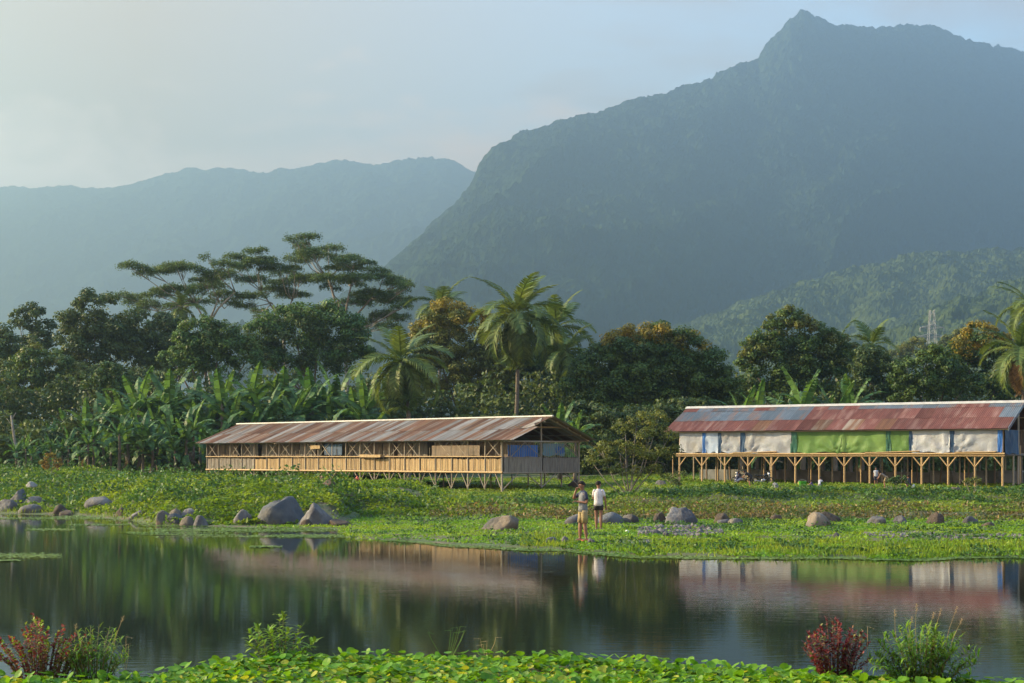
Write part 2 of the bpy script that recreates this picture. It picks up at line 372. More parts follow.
# water
m, t = new_mat('water')
p = N(t, 'ShaderNodeBsdfPrincipled', Roughness=.035, IOR=1.33)
p.inputs['Base Color'].default_value = (.010, .016, .010, 1); p.inputs['Specular IOR Level'].default_value = .9
b = N(t, 'ShaderNodeBump', Strength=.13, Distance=.02)
n1 = noise(t, 1.0, 3, 'pos', (1.6, 6.0, 1)); n2 = noise(t, .09, 3, 'pos', (.6, 1.5, 1))
mm = N(t, 'ShaderNodeMath', _operation='MULTIPLY'); t.links.new(n1, mm.inputs[0]); t.links.new(ramp(t, n2, .35, .7, (.25,) * 3, (1, 1, 1)), mm.inputs[1])
t.links.new(mm.outputs[0], b.inputs['Height']); t.links.new(b.outputs[0], p.inputs['Normal'])
o = N(t, 'ShaderNodeOutputMaterial'); t.links.new(p.outputs[0], o.inputs[0]); M['water'] = m
wtr = MB().add([(-470, 12, 0), (470, 12, 0), (470, 100, 0), (-470, 100, 0)], [(0, 1, 2, 3)]).build('water', M['water']); tag(wtr, kind='structure')

# ------------------------------------------------------------------ mountains
def forest(name, c1, c2, s):
    m, t = new_mat(name)
    a = mix(t, ramp(t, noise(t, s, 6), .35, .65), c1, c2)
    a = mix(t, ramp(t, noise(t, s * 9, 3), .35, .7), a, tuple(v * 1.5 for v in c2))
    p = N(t, 'ShaderNodeBsdfDiffuse', Roughness=.5); t.links.new(a, p.inputs[0])
    b = N(t, 'ShaderNodeBump', Strength=1.0, Distance=6.0); t.links.new(noise(t, s * 12, 4), b.inputs['Height']); t.links.new(b.outputs[0], p.inputs['Normal'])
    o = N(t, 'ShaderNodeOutputMaterial'); t.links.new(p.outputs[0], o.inputs[0]); return m
M['forest_lit_tint'] = forest('hill_forest_lit_tint', (.026, .045, .016), (.055, .075, .024), .006)  # sunlit look of the foothill tops put into a brighter, yellower green
M['forest'] = forest('rainforest', (.014, .027, .014), (.025, .042, .018), .004)
def mountain(name, crest, D, W, nx, ny, amp, tree, p=1.15, seed=1, spur=5.0, base_y=452, back=.35, bend=0.0, lean=0.6, mat='forest'):
    pxs = np.linspace(crest[0][0], crest[-1][0], nx); cy = interp(pxs, crest)
    cyr = cy + (fbm(pxs * .08, pxs * 0, 3, seed + 40) - .5) * 4 * (tree > 0)
    T = np.concatenate([np.linspace(-back, 0, int(ny * .12), endpoint=False), np.linspace(0, 1, ny) ** 1.1])
    S, TT = np.meshgrid(np.arange(nx), T); P = pxs[S]
    Dc = D + bend * (P - 400) / 700
    kk = np.exp(-.5 * (np.arange(-60, 61) / 22.0) ** 2); kk /= kk.sum(); sm_c = np.convolve(np.pad(cyr, 60, mode='edge'), kk, 'valid')
    wq = np.clip(TT * 5, 0, 1); wq = wq * wq * (3 - 2 * wq)                       # small crest notches fade out down the slope
    Zc = H + (HZ - (cyr[S] * (1 - wq) + sm_c[S] * wq)) / F * Dc
    Y = Dc - TT * W; X = (P - 512) / F * (Dc - 0.8 * TT * W)
    env = np.clip(TT, 0, 1); prof_ = np.where(TT >= 0, (1 - env) ** p, 1 - (-TT) * 1.5)
    Z = Zc * prof_
    u = X / W * spur + env * lean * 2
    rid = 1 - np.abs(2 * fbm(u, env * 1.6 + 3, 4, seed) - 1)
    rid = rid ** 1.5
    rid0 = 1 - np.abs(2 * fbm(X / W * spur, 0 * env + 3, 4, seed) - 1); rid0 = rid0 ** 1.5
    k = np.sin(np.clip(env, 0, 1) * math.pi) ** .8
    Z = Z + amp * (rid - .62) * k
    f1 = fbm(X / 70, Y / 70, 4, seed + 5) - .5
    Z = Z + f1 * amp * .28 * np.clip(env * 6, 0, 1)
    Z = Z + (fbm(X / tree / 3, Y / tree / 3, 2, seed + 13) - .5) * tree * 1.3
    Z = Z + ((1 - np.abs(2 * vn(X / tree, Y / tree, seed + 9) - 1)) + .6 * (1 - np.abs(2 * vn(X / tree * 1.9, Y / tree * 1.9, seed + 29) - 1)) - .8) * tree * .50
    # nothing in front may break the crest seen from the river
    V = np.stack([X.ravel(), Y.ravel(), Z.ravel()], 1)
    ty = len(T); i = (np.arange(nx - 1)[None, :] + nx * np.arange(ty - 1)[:, None]).ravel()
    me = mesh_np(name, V, [np.stack([i + nx, i + nx + 1, i + 1, i], 1)], M[mat], smooth=False)
    o = link(name, me); tag(o, kind='structure'); return o
mountain('mountain', [(250, 345), (300, 330), (345, 300), (385, 270), (400, 255), (430, 228), (455, 205), (470, 185), (480, 162), (492, 148), (520, 135), (560, 122), (600, 112), (640, 97), (680, 88), (712, 80), (735, 65), (757, 60), (765, 46), (780, 28), (790, 17), (800, 12), (812, 15), (822, 22), (860, 27), (900, 24), (935, 28), (965, 38), (1000, 48), (1024, 55), (1120, 95), (1300, 200)],
         2550, 1500, 600, 280, 85, 12, p=1.05, seed=2, spur=3.2, bend=1500)
mountain('distant_range', [(-300, 200), (-100, 185), (0, 188), (30, 187), (60, 187), (100, 191), (130, 184), (160, 177), (190, 170), (220, 168), (260, 175), (300, 167), (340, 162), (380, 166), (420, 158), (450, 160), (475, 172), (560, 200), (700, 260)],
         4800, 1500, 420, 120, 130, 15, p=.8, seed=5, spur=4)
mountain('distant_spur', [(200, 330), (260, 285), (330, 252), (385, 232), (410, 226), (432, 232), (470, 262), (540, 330)], 3900, 700, 160, 70, 90, 18, p=1.0, seed=8, spur=3)
mountain('foothill', [(560, 352), (640, 340), (690, 322), (740, 305), (800, 284), (850, 270), (900, 258), (940, 252), (1024, 250), (1120, 240), (1300, 260)], 1600, 800, 460, 190, 55, 8, p=1.0, seed=12, spur=4, bend=600, mat='forest_lit_tint')
mountain('near_hill', [(700, 372), (780, 352), (860, 338), (920, 318), (960, 300), (1000, 285), (1024, 277), (1100, 262), (1300, 280)], 1100, 500, 420, 150, 34, 7, p=1.0, seed=17, spur=4, bend=350, mat='forest_lit_tint')

# haze: one closed box round camera and scene
m, t = new_mat('haze')
pv = N(t, 'ShaderNodeVolumePrincipled', Density=HAZE_D, Anisotropy=.64)
pv.inputs['Color'].default_value = (.46, .75, 1.0, 1)
o = N(t, 'ShaderNodeOutputMaterial'); t.links.new(pv.outputs[0], o.inputs['Volume'])
hz = MB().box(-4900, 4900, -300, 6200, -3.2, 1010).build('haze', m); tag(hz, kind='stuff')

# ------------------------------------------------------------------ foliage machinery
def rand_dirs(n, rng):
    v = rng.normal(size=(n, 3)); return v / np.linalg.norm(v, axis=1, keepdims=True)
def diamonds(C, Nn, Ln, Wd, rng, A=None):
    """one bent-free rhombus leaf per centre; returns V (4n,3), F (n,4)"""
    n = len(C)
    if A is None: A = rng.normal(size=(n, 3))
    A = A - Nn * (A * Nn).sum(1, keepdims=True); A /= np.linalg.norm(A, axis=1, keepdims=True) + 1e-9
    B = np.cross(Nn, A)
    Ln = np.broadcast_to(Ln, (n,))[:, None]; Wd = np.broadcast_to(Wd, (n,))[:, None]
    V = np.empty((n, 4, 3)); V[:, 0] = C - A * Ln / 2; V[:, 1] = C + B * Wd / 2; V[:, 2] = C + A * Ln / 2; V[:, 3] = C - B * Wd / 2
    return V.reshape(-1, 3), np.arange(4 * n).reshape(n, 4)

def crown_mesh(lobes, leaf, mats, rng, cov=1.75, flat_=1.0, rcf=.36, topmat=0.0, topz=None, inner=.35):
    """lobes: (x,y,z,rx,ry,rz). Each lobe is a set of small leaf clumps on its surface."""
    Cs = []; Ns = []; Ms = []
    lw = leaf * .58; area = leaf * lw / 2
    zs = max(l[2] + l[5] for l in lobes); zb = min(l[2] - l[5] for l in lobes)
    for (x, y, z, rx, ry, rz) in lobes:
        r = (rx + ry + rz) / 3; ncl = max(5, int(2.3 / rcf ** 2))
        d = rand_dirs(ncl, rng); d[:, 2] = np.where(d[:, 2] < -.35, -d[:, 2], d[:, 2])
        sc_ = rng.uniform(.72, 1.08, (ncl, 1)); cc = np.array([x, y, z]) + d * sc_ * np.array([rx, ry, rz])
        for q in range(ncl):
            rc = r * rcf * rng.uniform(.6, 1.3)
            n = int(cov * math.pi * rc * rc / area * 1.15) + 3
            dd = rand_dirs(n, rng); rr = rng.random((n, 1)) ** .45
            C = cc[q] + dd * rr * rc * np.array([1.1, 1.1, .72 * flat_])
            Nn = dd * .9 + np.array([0, 0, .55]) + rng.normal(size=(n, 3)) * .42
            Cs.append(C); Ns.append(Nn)
            mi = 0
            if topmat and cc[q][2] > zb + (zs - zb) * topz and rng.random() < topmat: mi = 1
            Ms.append(np.full(n, mi))
        n = int(inner * 4 * math.pi * (r * .7) ** 2 / area * .5)
        if n > 0:
            dd = rand_dirs(n, rng); C = np.array([x, y, z]) + dd * np.array([rx, ry, rz]) * rng.uniform(.3, .8, (n, 1))
            Cs.append(C); Ns.append(dd + rng.normal(size=(n, 3)) * .4); Ms.append(np.zeros(n))
    C = np.concatenate(Cs); Nn = np.concatenate(Ns); Nn /= np.linalg.norm(Nn, axis=1, keepdims=True)
    L_ = leaf * rng.uniform(.7, 1.35, len(C)); V, Fc = diamonds(C, Nn, L_, L_ * .58, rng)
    return mesh_np('crown', V, [Fc], mats, np.concatenate(Ms))

def auto_lobes(x0, x1, yt, yb, D, n, rng, depth=None, rfac=.30):
    """lobes of a dome-shaped crown whose outline fills this box at distance D"""
    k = D / F; cx = (x0 + x1) / 2; hw = (x1 - x0) / 2; hh = (yb - yt)
    dp = (depth if depth else hw * k * .8); out = []
    for i in range(n):
        u = -1 + 2 * (i + rng.uniform(.1, .9)) / n; u *= .82
        v = rng.random() ** 1.0
        r = hw * rfac * rng.uniform(.75, 1.3); r = min(r, hh * .42)
        top = yt + hh * .55 * (1 - math.sqrt(max(0, 1 - u * u))) + r
        py = top + (yb - r - top) * v * (1 if i % 2 else .25)
        dy = rng.uniform(-1, 1) * dp * math.sqrt(max(0, 1 - u * u)) * .7
        c = px2w(cx + u * (hw - r * .6), py, D); out.append((c.x, c.y + dy, c.z, r * k * 1.1, r * k * 1.1, r * k))
    return out

def trunk_mesh(base, lobes, r0, rng, mat, limbs=6, top=None):
    mb = MB(); b = Vector(base)
    cen = Vector((sum(l[0] for l in lobes) / len(lobes), sum(l[1] for l in lobes) / len(lobes), sum(l[2] for l in lobes) / len(lobes)))
    fork = b.lerp(cen, .5) if top is None else Vector(top)
    fork.x = b.x + (cen.x - b.x) * .25
    mid = b.lerp(fork, .5) + Vector((rng.uniform(-.2, .2), 0, 0))
    mb.tube([b - Vector((0, 0, .3)), b + Vector((0, 0, .3)), mid, fork], [r0 * 1.35, r0, r0 * .8, r0 * .6], 8)
    order = sorted(range(len(lobes)), key=lambda i: rng.random())[:limbs]
    for i in order:
        e = Vector(lobes[i][:3]); m_ = fork.lerp(e, .5) + Vector((0, 0, -.1 * (e - fork).length + rng.uniform(-.2, .3)))
        mb.tube([fork - Vector((0, 0, .2)), m_, e], [r0 * .5, r0 * .3, r0 * .1], 5)
    return mb.mesh('trunk', mat, True)

def tree(name, label, cat, lobes, px, D, mats, leaf=.24, r0=.28, seed=1, cov=1.75, tm=0.0, tz_=.7, flat_=1.0, group=None, bark='bark', rcf=.36, inner=.35, limbs=6):
    rng = np.random.default_rng(seed); base = on_ground(px, D)
    o = empty(name, base, label=label, cat=cat, group=group)
    L0 = [(l[0] - base.x, l[1] - base.y, l[2] - base.z, *l[3:]) for l in lobes]
    link('trunk', trunk_mesh((0, 0, 0), L0, r0, rng, M[bark], limbs), o)
    link('crown', crown_mesh(L0, leaf, [M[q] for q in mats], rng, cov, flat_, rcf, tm, tz_, inner), o)
    return o
def lob(D, *ls):
    """hand-placed lobes (px, py, r_px[, dy])"""
    out = []
    for q in ls:
        c = px2w(q[0], q[1], D); r = q[2] * D / F * 1.28; out.append((c.x, c.y + (q[3] if len(q) > 3 else 0), c.z, r, r, r * .9))
    return out

# ------------------------------------------------------------------ broadleaf trees behind the sheds
rg = np.random.default_rng(3)
TB = 'trees behind the sheds'
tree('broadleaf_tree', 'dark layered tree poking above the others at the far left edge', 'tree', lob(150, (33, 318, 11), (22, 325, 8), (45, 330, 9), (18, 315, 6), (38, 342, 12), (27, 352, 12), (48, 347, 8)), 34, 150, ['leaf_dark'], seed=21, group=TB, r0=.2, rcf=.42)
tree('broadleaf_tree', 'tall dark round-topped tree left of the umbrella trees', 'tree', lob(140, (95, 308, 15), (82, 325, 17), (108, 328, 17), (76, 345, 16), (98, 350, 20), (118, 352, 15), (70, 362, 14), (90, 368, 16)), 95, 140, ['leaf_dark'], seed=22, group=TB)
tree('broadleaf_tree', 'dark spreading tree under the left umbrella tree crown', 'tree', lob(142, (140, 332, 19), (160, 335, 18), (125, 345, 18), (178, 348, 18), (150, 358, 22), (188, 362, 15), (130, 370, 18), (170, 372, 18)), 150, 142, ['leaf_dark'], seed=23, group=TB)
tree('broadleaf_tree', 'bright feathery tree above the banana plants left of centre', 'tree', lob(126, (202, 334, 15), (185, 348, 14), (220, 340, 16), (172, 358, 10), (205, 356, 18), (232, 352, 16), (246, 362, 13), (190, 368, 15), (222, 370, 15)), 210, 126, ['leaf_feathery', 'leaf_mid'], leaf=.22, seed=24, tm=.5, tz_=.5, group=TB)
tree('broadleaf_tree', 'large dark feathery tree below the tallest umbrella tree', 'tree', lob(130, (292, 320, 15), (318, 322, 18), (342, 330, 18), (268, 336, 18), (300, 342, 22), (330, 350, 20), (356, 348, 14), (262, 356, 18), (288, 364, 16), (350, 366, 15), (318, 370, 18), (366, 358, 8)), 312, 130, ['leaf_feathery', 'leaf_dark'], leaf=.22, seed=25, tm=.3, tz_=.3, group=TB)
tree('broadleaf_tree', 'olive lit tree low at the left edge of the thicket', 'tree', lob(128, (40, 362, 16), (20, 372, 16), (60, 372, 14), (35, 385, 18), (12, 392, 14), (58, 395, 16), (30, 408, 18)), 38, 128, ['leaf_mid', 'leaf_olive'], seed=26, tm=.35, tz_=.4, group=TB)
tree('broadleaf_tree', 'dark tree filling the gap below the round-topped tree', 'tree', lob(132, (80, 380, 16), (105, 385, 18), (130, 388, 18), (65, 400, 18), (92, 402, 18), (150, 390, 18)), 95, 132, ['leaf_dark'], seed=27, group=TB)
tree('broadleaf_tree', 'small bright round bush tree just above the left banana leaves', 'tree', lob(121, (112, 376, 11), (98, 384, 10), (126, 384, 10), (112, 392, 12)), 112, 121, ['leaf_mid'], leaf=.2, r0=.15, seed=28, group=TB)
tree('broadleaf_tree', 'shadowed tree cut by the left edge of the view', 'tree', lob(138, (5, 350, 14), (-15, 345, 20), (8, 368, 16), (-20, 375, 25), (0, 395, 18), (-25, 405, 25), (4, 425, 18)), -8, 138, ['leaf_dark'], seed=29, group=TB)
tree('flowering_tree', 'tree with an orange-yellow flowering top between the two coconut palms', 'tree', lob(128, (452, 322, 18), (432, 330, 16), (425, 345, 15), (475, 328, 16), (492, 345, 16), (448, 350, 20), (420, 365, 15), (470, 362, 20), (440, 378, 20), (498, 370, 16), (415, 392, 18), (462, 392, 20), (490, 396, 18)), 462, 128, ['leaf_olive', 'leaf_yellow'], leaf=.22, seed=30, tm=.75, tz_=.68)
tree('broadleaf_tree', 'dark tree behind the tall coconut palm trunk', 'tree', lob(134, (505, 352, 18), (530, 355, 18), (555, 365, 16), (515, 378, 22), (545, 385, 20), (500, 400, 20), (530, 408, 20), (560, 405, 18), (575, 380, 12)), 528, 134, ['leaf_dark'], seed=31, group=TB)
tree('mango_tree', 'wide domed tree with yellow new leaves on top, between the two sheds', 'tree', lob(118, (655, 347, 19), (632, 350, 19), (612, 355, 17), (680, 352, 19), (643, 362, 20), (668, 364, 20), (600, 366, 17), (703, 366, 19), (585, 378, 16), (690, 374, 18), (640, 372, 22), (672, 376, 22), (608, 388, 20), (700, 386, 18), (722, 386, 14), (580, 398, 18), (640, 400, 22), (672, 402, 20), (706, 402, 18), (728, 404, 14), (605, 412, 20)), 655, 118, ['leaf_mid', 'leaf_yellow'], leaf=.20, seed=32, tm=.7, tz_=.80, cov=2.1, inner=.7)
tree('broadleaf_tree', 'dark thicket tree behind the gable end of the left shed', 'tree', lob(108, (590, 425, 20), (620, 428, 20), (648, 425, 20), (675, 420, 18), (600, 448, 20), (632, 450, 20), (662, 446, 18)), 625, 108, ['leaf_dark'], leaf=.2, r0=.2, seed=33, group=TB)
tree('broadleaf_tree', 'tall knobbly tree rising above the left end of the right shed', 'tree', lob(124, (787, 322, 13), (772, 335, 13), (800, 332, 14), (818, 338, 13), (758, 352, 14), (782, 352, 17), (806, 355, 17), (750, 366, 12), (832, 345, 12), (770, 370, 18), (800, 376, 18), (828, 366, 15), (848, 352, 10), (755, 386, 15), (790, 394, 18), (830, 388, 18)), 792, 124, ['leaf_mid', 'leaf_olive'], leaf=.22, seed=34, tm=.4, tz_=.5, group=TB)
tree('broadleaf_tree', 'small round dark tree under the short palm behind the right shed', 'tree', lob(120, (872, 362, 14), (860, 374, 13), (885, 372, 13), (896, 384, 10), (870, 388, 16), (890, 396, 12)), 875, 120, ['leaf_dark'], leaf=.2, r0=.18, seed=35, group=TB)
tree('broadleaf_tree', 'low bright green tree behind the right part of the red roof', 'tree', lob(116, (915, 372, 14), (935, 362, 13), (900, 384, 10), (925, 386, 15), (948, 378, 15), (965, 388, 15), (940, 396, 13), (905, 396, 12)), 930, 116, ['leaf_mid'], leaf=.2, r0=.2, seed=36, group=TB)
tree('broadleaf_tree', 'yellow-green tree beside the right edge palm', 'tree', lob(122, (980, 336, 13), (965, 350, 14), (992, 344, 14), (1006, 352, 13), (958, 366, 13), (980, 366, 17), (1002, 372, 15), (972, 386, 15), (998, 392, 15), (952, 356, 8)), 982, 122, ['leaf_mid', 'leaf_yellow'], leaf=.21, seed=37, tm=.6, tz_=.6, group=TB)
tree('broadleaf_tree', 'hazy pale tree far behind, left of the power pylon', 'tree', lob(330, (905, 352, 8), (918, 348, 9), (930, 356, 8), (895, 358, 7), (912, 362, 9)), 912, 330, ['leaf_olive'], leaf=.4, seed=38, group='far hazy trees')
tree('broadleaf_tree', 'hazy pale tree far behind, right of the power pylon', 'tree', lob(330, (950, 344, 8), (962, 338, 8), (944, 352, 8), (958, 352, 9), (972, 348, 8)), 956, 330, ['leaf_olive'], leaf=.4, seed=39, group='far hazy trees')
FL_ = ['nearest the left edge, half in view', 'farther out beyond the left edge of the view', 'nearest the right edge, half in view', 'in the middle beyond the right edge of the view', 'farthest out beyond the right edge of the view']
fill = [(-60, 330, 150), (-120, 320, 150), (1060, 335, 132), (1110, 320, 140), (1160, 330, 135)]
for i, (cx, ty, D) in enumerate(fill):
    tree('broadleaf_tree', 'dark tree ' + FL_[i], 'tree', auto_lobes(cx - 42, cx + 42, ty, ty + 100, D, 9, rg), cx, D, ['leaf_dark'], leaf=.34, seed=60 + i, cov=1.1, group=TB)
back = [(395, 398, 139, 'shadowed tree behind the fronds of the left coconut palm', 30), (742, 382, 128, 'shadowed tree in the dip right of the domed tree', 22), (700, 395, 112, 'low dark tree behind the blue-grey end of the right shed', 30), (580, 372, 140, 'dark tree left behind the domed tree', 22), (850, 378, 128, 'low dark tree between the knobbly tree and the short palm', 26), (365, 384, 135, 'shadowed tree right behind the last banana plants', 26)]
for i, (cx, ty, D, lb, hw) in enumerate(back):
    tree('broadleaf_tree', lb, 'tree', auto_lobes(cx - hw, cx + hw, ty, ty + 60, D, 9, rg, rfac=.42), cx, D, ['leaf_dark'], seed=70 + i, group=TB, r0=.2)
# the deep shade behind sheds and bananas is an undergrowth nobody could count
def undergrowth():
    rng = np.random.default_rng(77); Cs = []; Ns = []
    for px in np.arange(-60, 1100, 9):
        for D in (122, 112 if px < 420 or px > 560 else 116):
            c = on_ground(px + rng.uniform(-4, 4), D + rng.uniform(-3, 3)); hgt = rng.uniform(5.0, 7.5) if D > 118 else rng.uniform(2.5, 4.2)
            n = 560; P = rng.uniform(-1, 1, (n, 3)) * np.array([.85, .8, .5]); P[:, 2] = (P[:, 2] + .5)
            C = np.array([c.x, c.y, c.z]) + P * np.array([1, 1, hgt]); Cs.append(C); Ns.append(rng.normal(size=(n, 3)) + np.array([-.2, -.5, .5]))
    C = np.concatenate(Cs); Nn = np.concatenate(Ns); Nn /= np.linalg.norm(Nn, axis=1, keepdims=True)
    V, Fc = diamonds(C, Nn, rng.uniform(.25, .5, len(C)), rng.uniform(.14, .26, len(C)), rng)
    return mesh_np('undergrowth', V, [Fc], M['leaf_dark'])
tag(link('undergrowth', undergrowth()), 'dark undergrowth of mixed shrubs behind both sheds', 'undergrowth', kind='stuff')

# ------------------------------------------------------------------ umbrella trees with layered flat pads
def umbrella_tree(label, base_px, D, fork_px, pads, seed, r0=.3):
    rng = np.random.default_rng(seed); base = on_ground(base_px, D); o = empty('umbrella_tree', base, label=label, cat='tree', group='umbrella-crowned trees')
    k = D / F; mb = MB(); b = Vector((0, 0, 0))
    forks = [px2w(fx, fy, D) - base for fx, fy in fork_px]
    mb.tube([b - Vector((0, 0, .3)), b.lerp(forks[0], .5) + Vector((.3, 0, 0)), forks[0]], [r0 * 1.0, r0*.75, r0 * .6], 8)
    for i in range(1, len(forks)): mb.tube([forks[0], forks[0].lerp(forks[i], .5) + Vector((0, rng.uniform(-1, 1), .2)), forks[i]], [r0 * .45, r0 * .34, r0 * .25], 6)
    lobes = []
    pads = list(pads) + [(x_ + rng.uniform(-11, 11), y_ + rng.uniform(-5, 7), w_ * .7) for x_, y_, w_ in pads if rng.random() < .75]
    for (px, py, hw) in pads:
        dy = rng.uniform(-1, 1) * 4.5; c = px2w(px, py, D) - base; c.y += dy
        f = min(forks, key=lambda q: (q - c).length + (3 if q.z > c.z + .5 else 0))
        m1 = f.lerp(c, .45) + Vector((0, 0, -.12 * (c - f).length)) + Vector((0, 0, rng.uniform(-.3, .4))); e = c + Vector((0, 0, -.1))
        mb.tube([f, m1, e], [r0 * .24, r0 * .16, r0 * .07], 5)
        for q in range(3):
            e2 = c + Vector((rng.uniform(-.7, .7) * hw * k, rng.uniform(-1.2, 1.2), rng.uniform(-.1, .2)))
            mb.tube([m1.lerp(e, .5), e2], [r0 * .13, r0 * .05], 4, False)
        nsub = 3
        for q in range(nsub):
            u = (q - 1) * .55 + rng.uniform(-.12, .12)
            lobes.append((c.x + u * hw * k, c.y + rng.uniform(-.8, .8), c.z + rng.uniform(-.18, .18) - abs(u) * .25, hw * k * .52, hw * k * .6, rng.uniform(.32, .55)))
    mb.build('trunk', M['pale_bark'], o, True)
    Cs = []; Ns = []; leaf = .145; area = leaf * leaf * .58 / 2
    for (x, y, z, rx, ry, rz) in lobes:
        n = int(2.0 * math.pi * rx * ry / area); a = rng.uniform(0, 2 * math.pi, n); r = np.sqrt(rng.random(n))
        # ragged rim
        rag = 1 + .25 * np.sin(a * 5 + rng.uniform(0, 6)) * r
        C = np.stack([x + np.cos(a) * r * rx * rag, y + np.sin(a) * r * ry * rag, z + rz * (1 - r ** 2) * .6 + rng.normal(size=n) * rz * .33], 1)
        Cs.append(C); Ns.append(rng.normal(size=(n, 3)) * .55 + np.array([0, -.1, 1]))
    C = np.concatenate(Cs); Nn = np.concatenate(Ns); Nn /= np.linalg.norm(Nn, axis=1, keepdims=True)
    V, Fc = diamonds(C, Nn, leaf * rng.uniform(.7, 1.4, len(C)), leaf * .6, rng)
    link('crown', mesh_np('crown', V, [Fc], M['leaf_canopy']), o)
umbrella_tree('left umbrella tree with wide flat layered crown and bare forking limbs', 212, 150, [(205, 330), (195, 303), (218, 300), (235, 292)],
    [(140, 271, 16), (160, 274, 20), (186, 271, 22), (212, 272, 20), (232, 269, 15), (128, 298, 18), (150, 291, 17), (172, 288, 22), (202, 285, 22), (222, 293, 16), (190, 296, 16), (140, 305, 14), (212, 262, 8), (165, 300, 16)], 41, .26)
umbrella_tree('middle umbrella tree with gappy layered crown, forked low', 286, 154, [(283, 330), (272, 303), (292, 300), (262, 292)],
    [(245, 262, 16), (263, 257, 13), (262, 269, 22), (285, 272, 20), (250, 278, 18), (296, 279, 18), (272, 286, 20), (254, 298, 18), (246, 308, 14), (290, 292, 18), (268, 264, 14), (300, 265, 14), (262, 318, 14)], 42, .24)
umbrella_tree('tallest umbrella tree, its crown stepping down to the right', 345, 152, [(344, 330), (338, 300), (352, 282), (328, 278), (372, 298)],
    [(308, 240, 15), (300, 247, 12), (326, 245, 15), (338, 252, 17), (318, 257, 18), (356, 263, 20), (376, 268, 15), (342, 267, 18), (385, 278, 18), (400, 284, 13), (408, 292, 10), (362, 282, 20), (335, 284, 18), (375, 294, 22), (398, 300, 17), (405, 309, 11), (352, 298, 18), (385, 312, 18), (402, 320, 11), (368, 322, 15), (310, 272, 15), (330, 305, 14), (392, 330, 12)], 43, .28)

# ------------------------------------------------------------------ palms
def frond_mesh(L_, droop, twist, mat, seed, hang=.75, w=.12, nl=36):
    rng = np.random.default_rng(seed); V = []; Fq = []; b = 0
    ts = np.linspace(0, 1, 12); ang0 = 0.0; pts = [np.zeros(3)]
    for i in range(1, 12):
        a = ang0 - droop * (ts[i] ** 1.3); pts.append(pts[-1] + np.array([math.cos(a), 0, math.sin(a)]) * L_ / 11)
    pts = np.array(pts)
    for i in range(11):
        for s in (-1, 1):
            r0_, r1 = .05 * (1 - ts[i]) + .012, .05 * (1 - ts[i + 1]) + .012
            V += [pts[i] + [0, -r0_, 0], pts[i] + [0, r0_, .02], pts[i + 1] + [0, r1, .02], pts[i + 1] + [0, -r1, 0]] if s == 1 else [pts[i] + [0, -r0_, 0], pts[i] + [0, 0, -r0_], pts[i + 1] + [0, 0, -r1], pts[i + 1] + [0, -r1, 0]]
            Fq.append([b, b + 1, b + 2, b + 3]); b += 4
    for i in range(nl):
        t_ = .12 + .88 * i / (nl - 1); j = min(int(t_ * 11), 10); f = t_ * 11 - j; P = pts[j] * (1 - f) + pts[j + 1] * f
        dr = pts[j + 1] - pts[j]; dr /= np.linalg.norm(dr); up = np.cross(dr, [0, 1, 0]) * -1
        ll = (.95 * math.sin(math.pi * min(1, .15 + t_ * .80)) + .12) * rng.uniform(.85, 1.1) * L_ / 4.2
        for s in (-1, 1):
            out = np.array([0, s, 0]) * (.85) + dr * .55 + up * (.18 - hang * .5) + rng.normal(size=3) * .06
            out /= np.linalg.norm(out); mid = P + out * ll * .55; tip = mid + (out + np.array([0, 0, -hang * 1.1])) * ll * .38
            wv = dr * w * .5
            V += [P - wv, P + wv, mid + wv, mid - wv]; Fq.append([b, b + 1, b + 2, b + 3]); b += 4
            V += [mid - wv, mid + wv, tip + wv * .2, tip - wv * .2]; Fq.append([b, b + 1, b + 2, b + 3]); b += 4
    return mesh_np('frond', np.array(V), [np.array(Fq)], mat)
FR = [frond_mesh(4.3, .9, 0, M['palm_leaf'], 1, .35), frond_mesh(4.5, 1.5, 0, M['palm_leaf'], 2, .7), frond_mesh(4.3, 2.0, 0, M['palm_leaf'], 3, .95)]
FRD = frond_mesh(3.8, 1.2, 0, M['palm_dry'], 4, 1.0)
nut = MB()
for k in range(7):
    a = k * .9; nut.loft([ring((math.cos(a) * .28, math.sin(a) * .28, -.25 + z * .13 - (k % 2) * .12), r, r, 6) for z, r in ((-1, .02), (-.6, .10), (0, .13), (.6, .10), (1, .02))])
NUT = nut.mesh('coconut_cluster', M['leaf_olive'], True)
def palm(label, px, py, D, scale=1.0, n=20, seed=1, dry=0, lean=0.0, base_px=None, sun_up=.5, low=-60):
    rng = np.random.default_rng(seed); top = px2w(px, py, D); base = on_ground(base_px if base_px else px - 3, D); o = empty('coconut_palm', base, label=label, cat='palm tree', group='coconut palms')
    tp = top - base; mb = MB(); pts = [Vector((0, 0, -.3)).lerp(tp, q) + Vector((math.sin(q * math.pi) * lean, 0, 0)) for q in (0, .03, .15, .3, .45, .6, .75, .9, 1)]
    mb.tube(pts, [.30, .22, .17, .155, .15, .145, .14, .13, .15], 8); mb.build('trunk', M['palm_bark'], o, True)
    for i in range(n):
        az = i * 2.39996 + rng.uniform(-.25, .25); q = (i + .5) / n       # young fronds upright, old ones hanging
        el = 82 - (82 - low) * q ** .85 + rng.uniform(-8, 8); v = FR[0] if el > 48 else (FR[1] if el > 5 else FR[2])
        isdry = i >= n - dry
        f = link('frond', FRD if isdry else v, o, tp + Vector((0, 0, .05)))
        if isdry: tag(f, 'dead orange-brown frond'); el = -60
        f.rotation_euler = (rng.uniform(-.4, .4), -R(el), az); s = scale * rng.uniform(.85, 1.1); f.scale = (s, s, s)
    link('coconut_cluster', NUT, o, tp + Vector((0, 0, -.1)))
    return o
palm('coconut palm with drooping fronds touching the left shed roof', 401, 362, 106, .90, 28, 2, 0, .3, 408, low=-75)
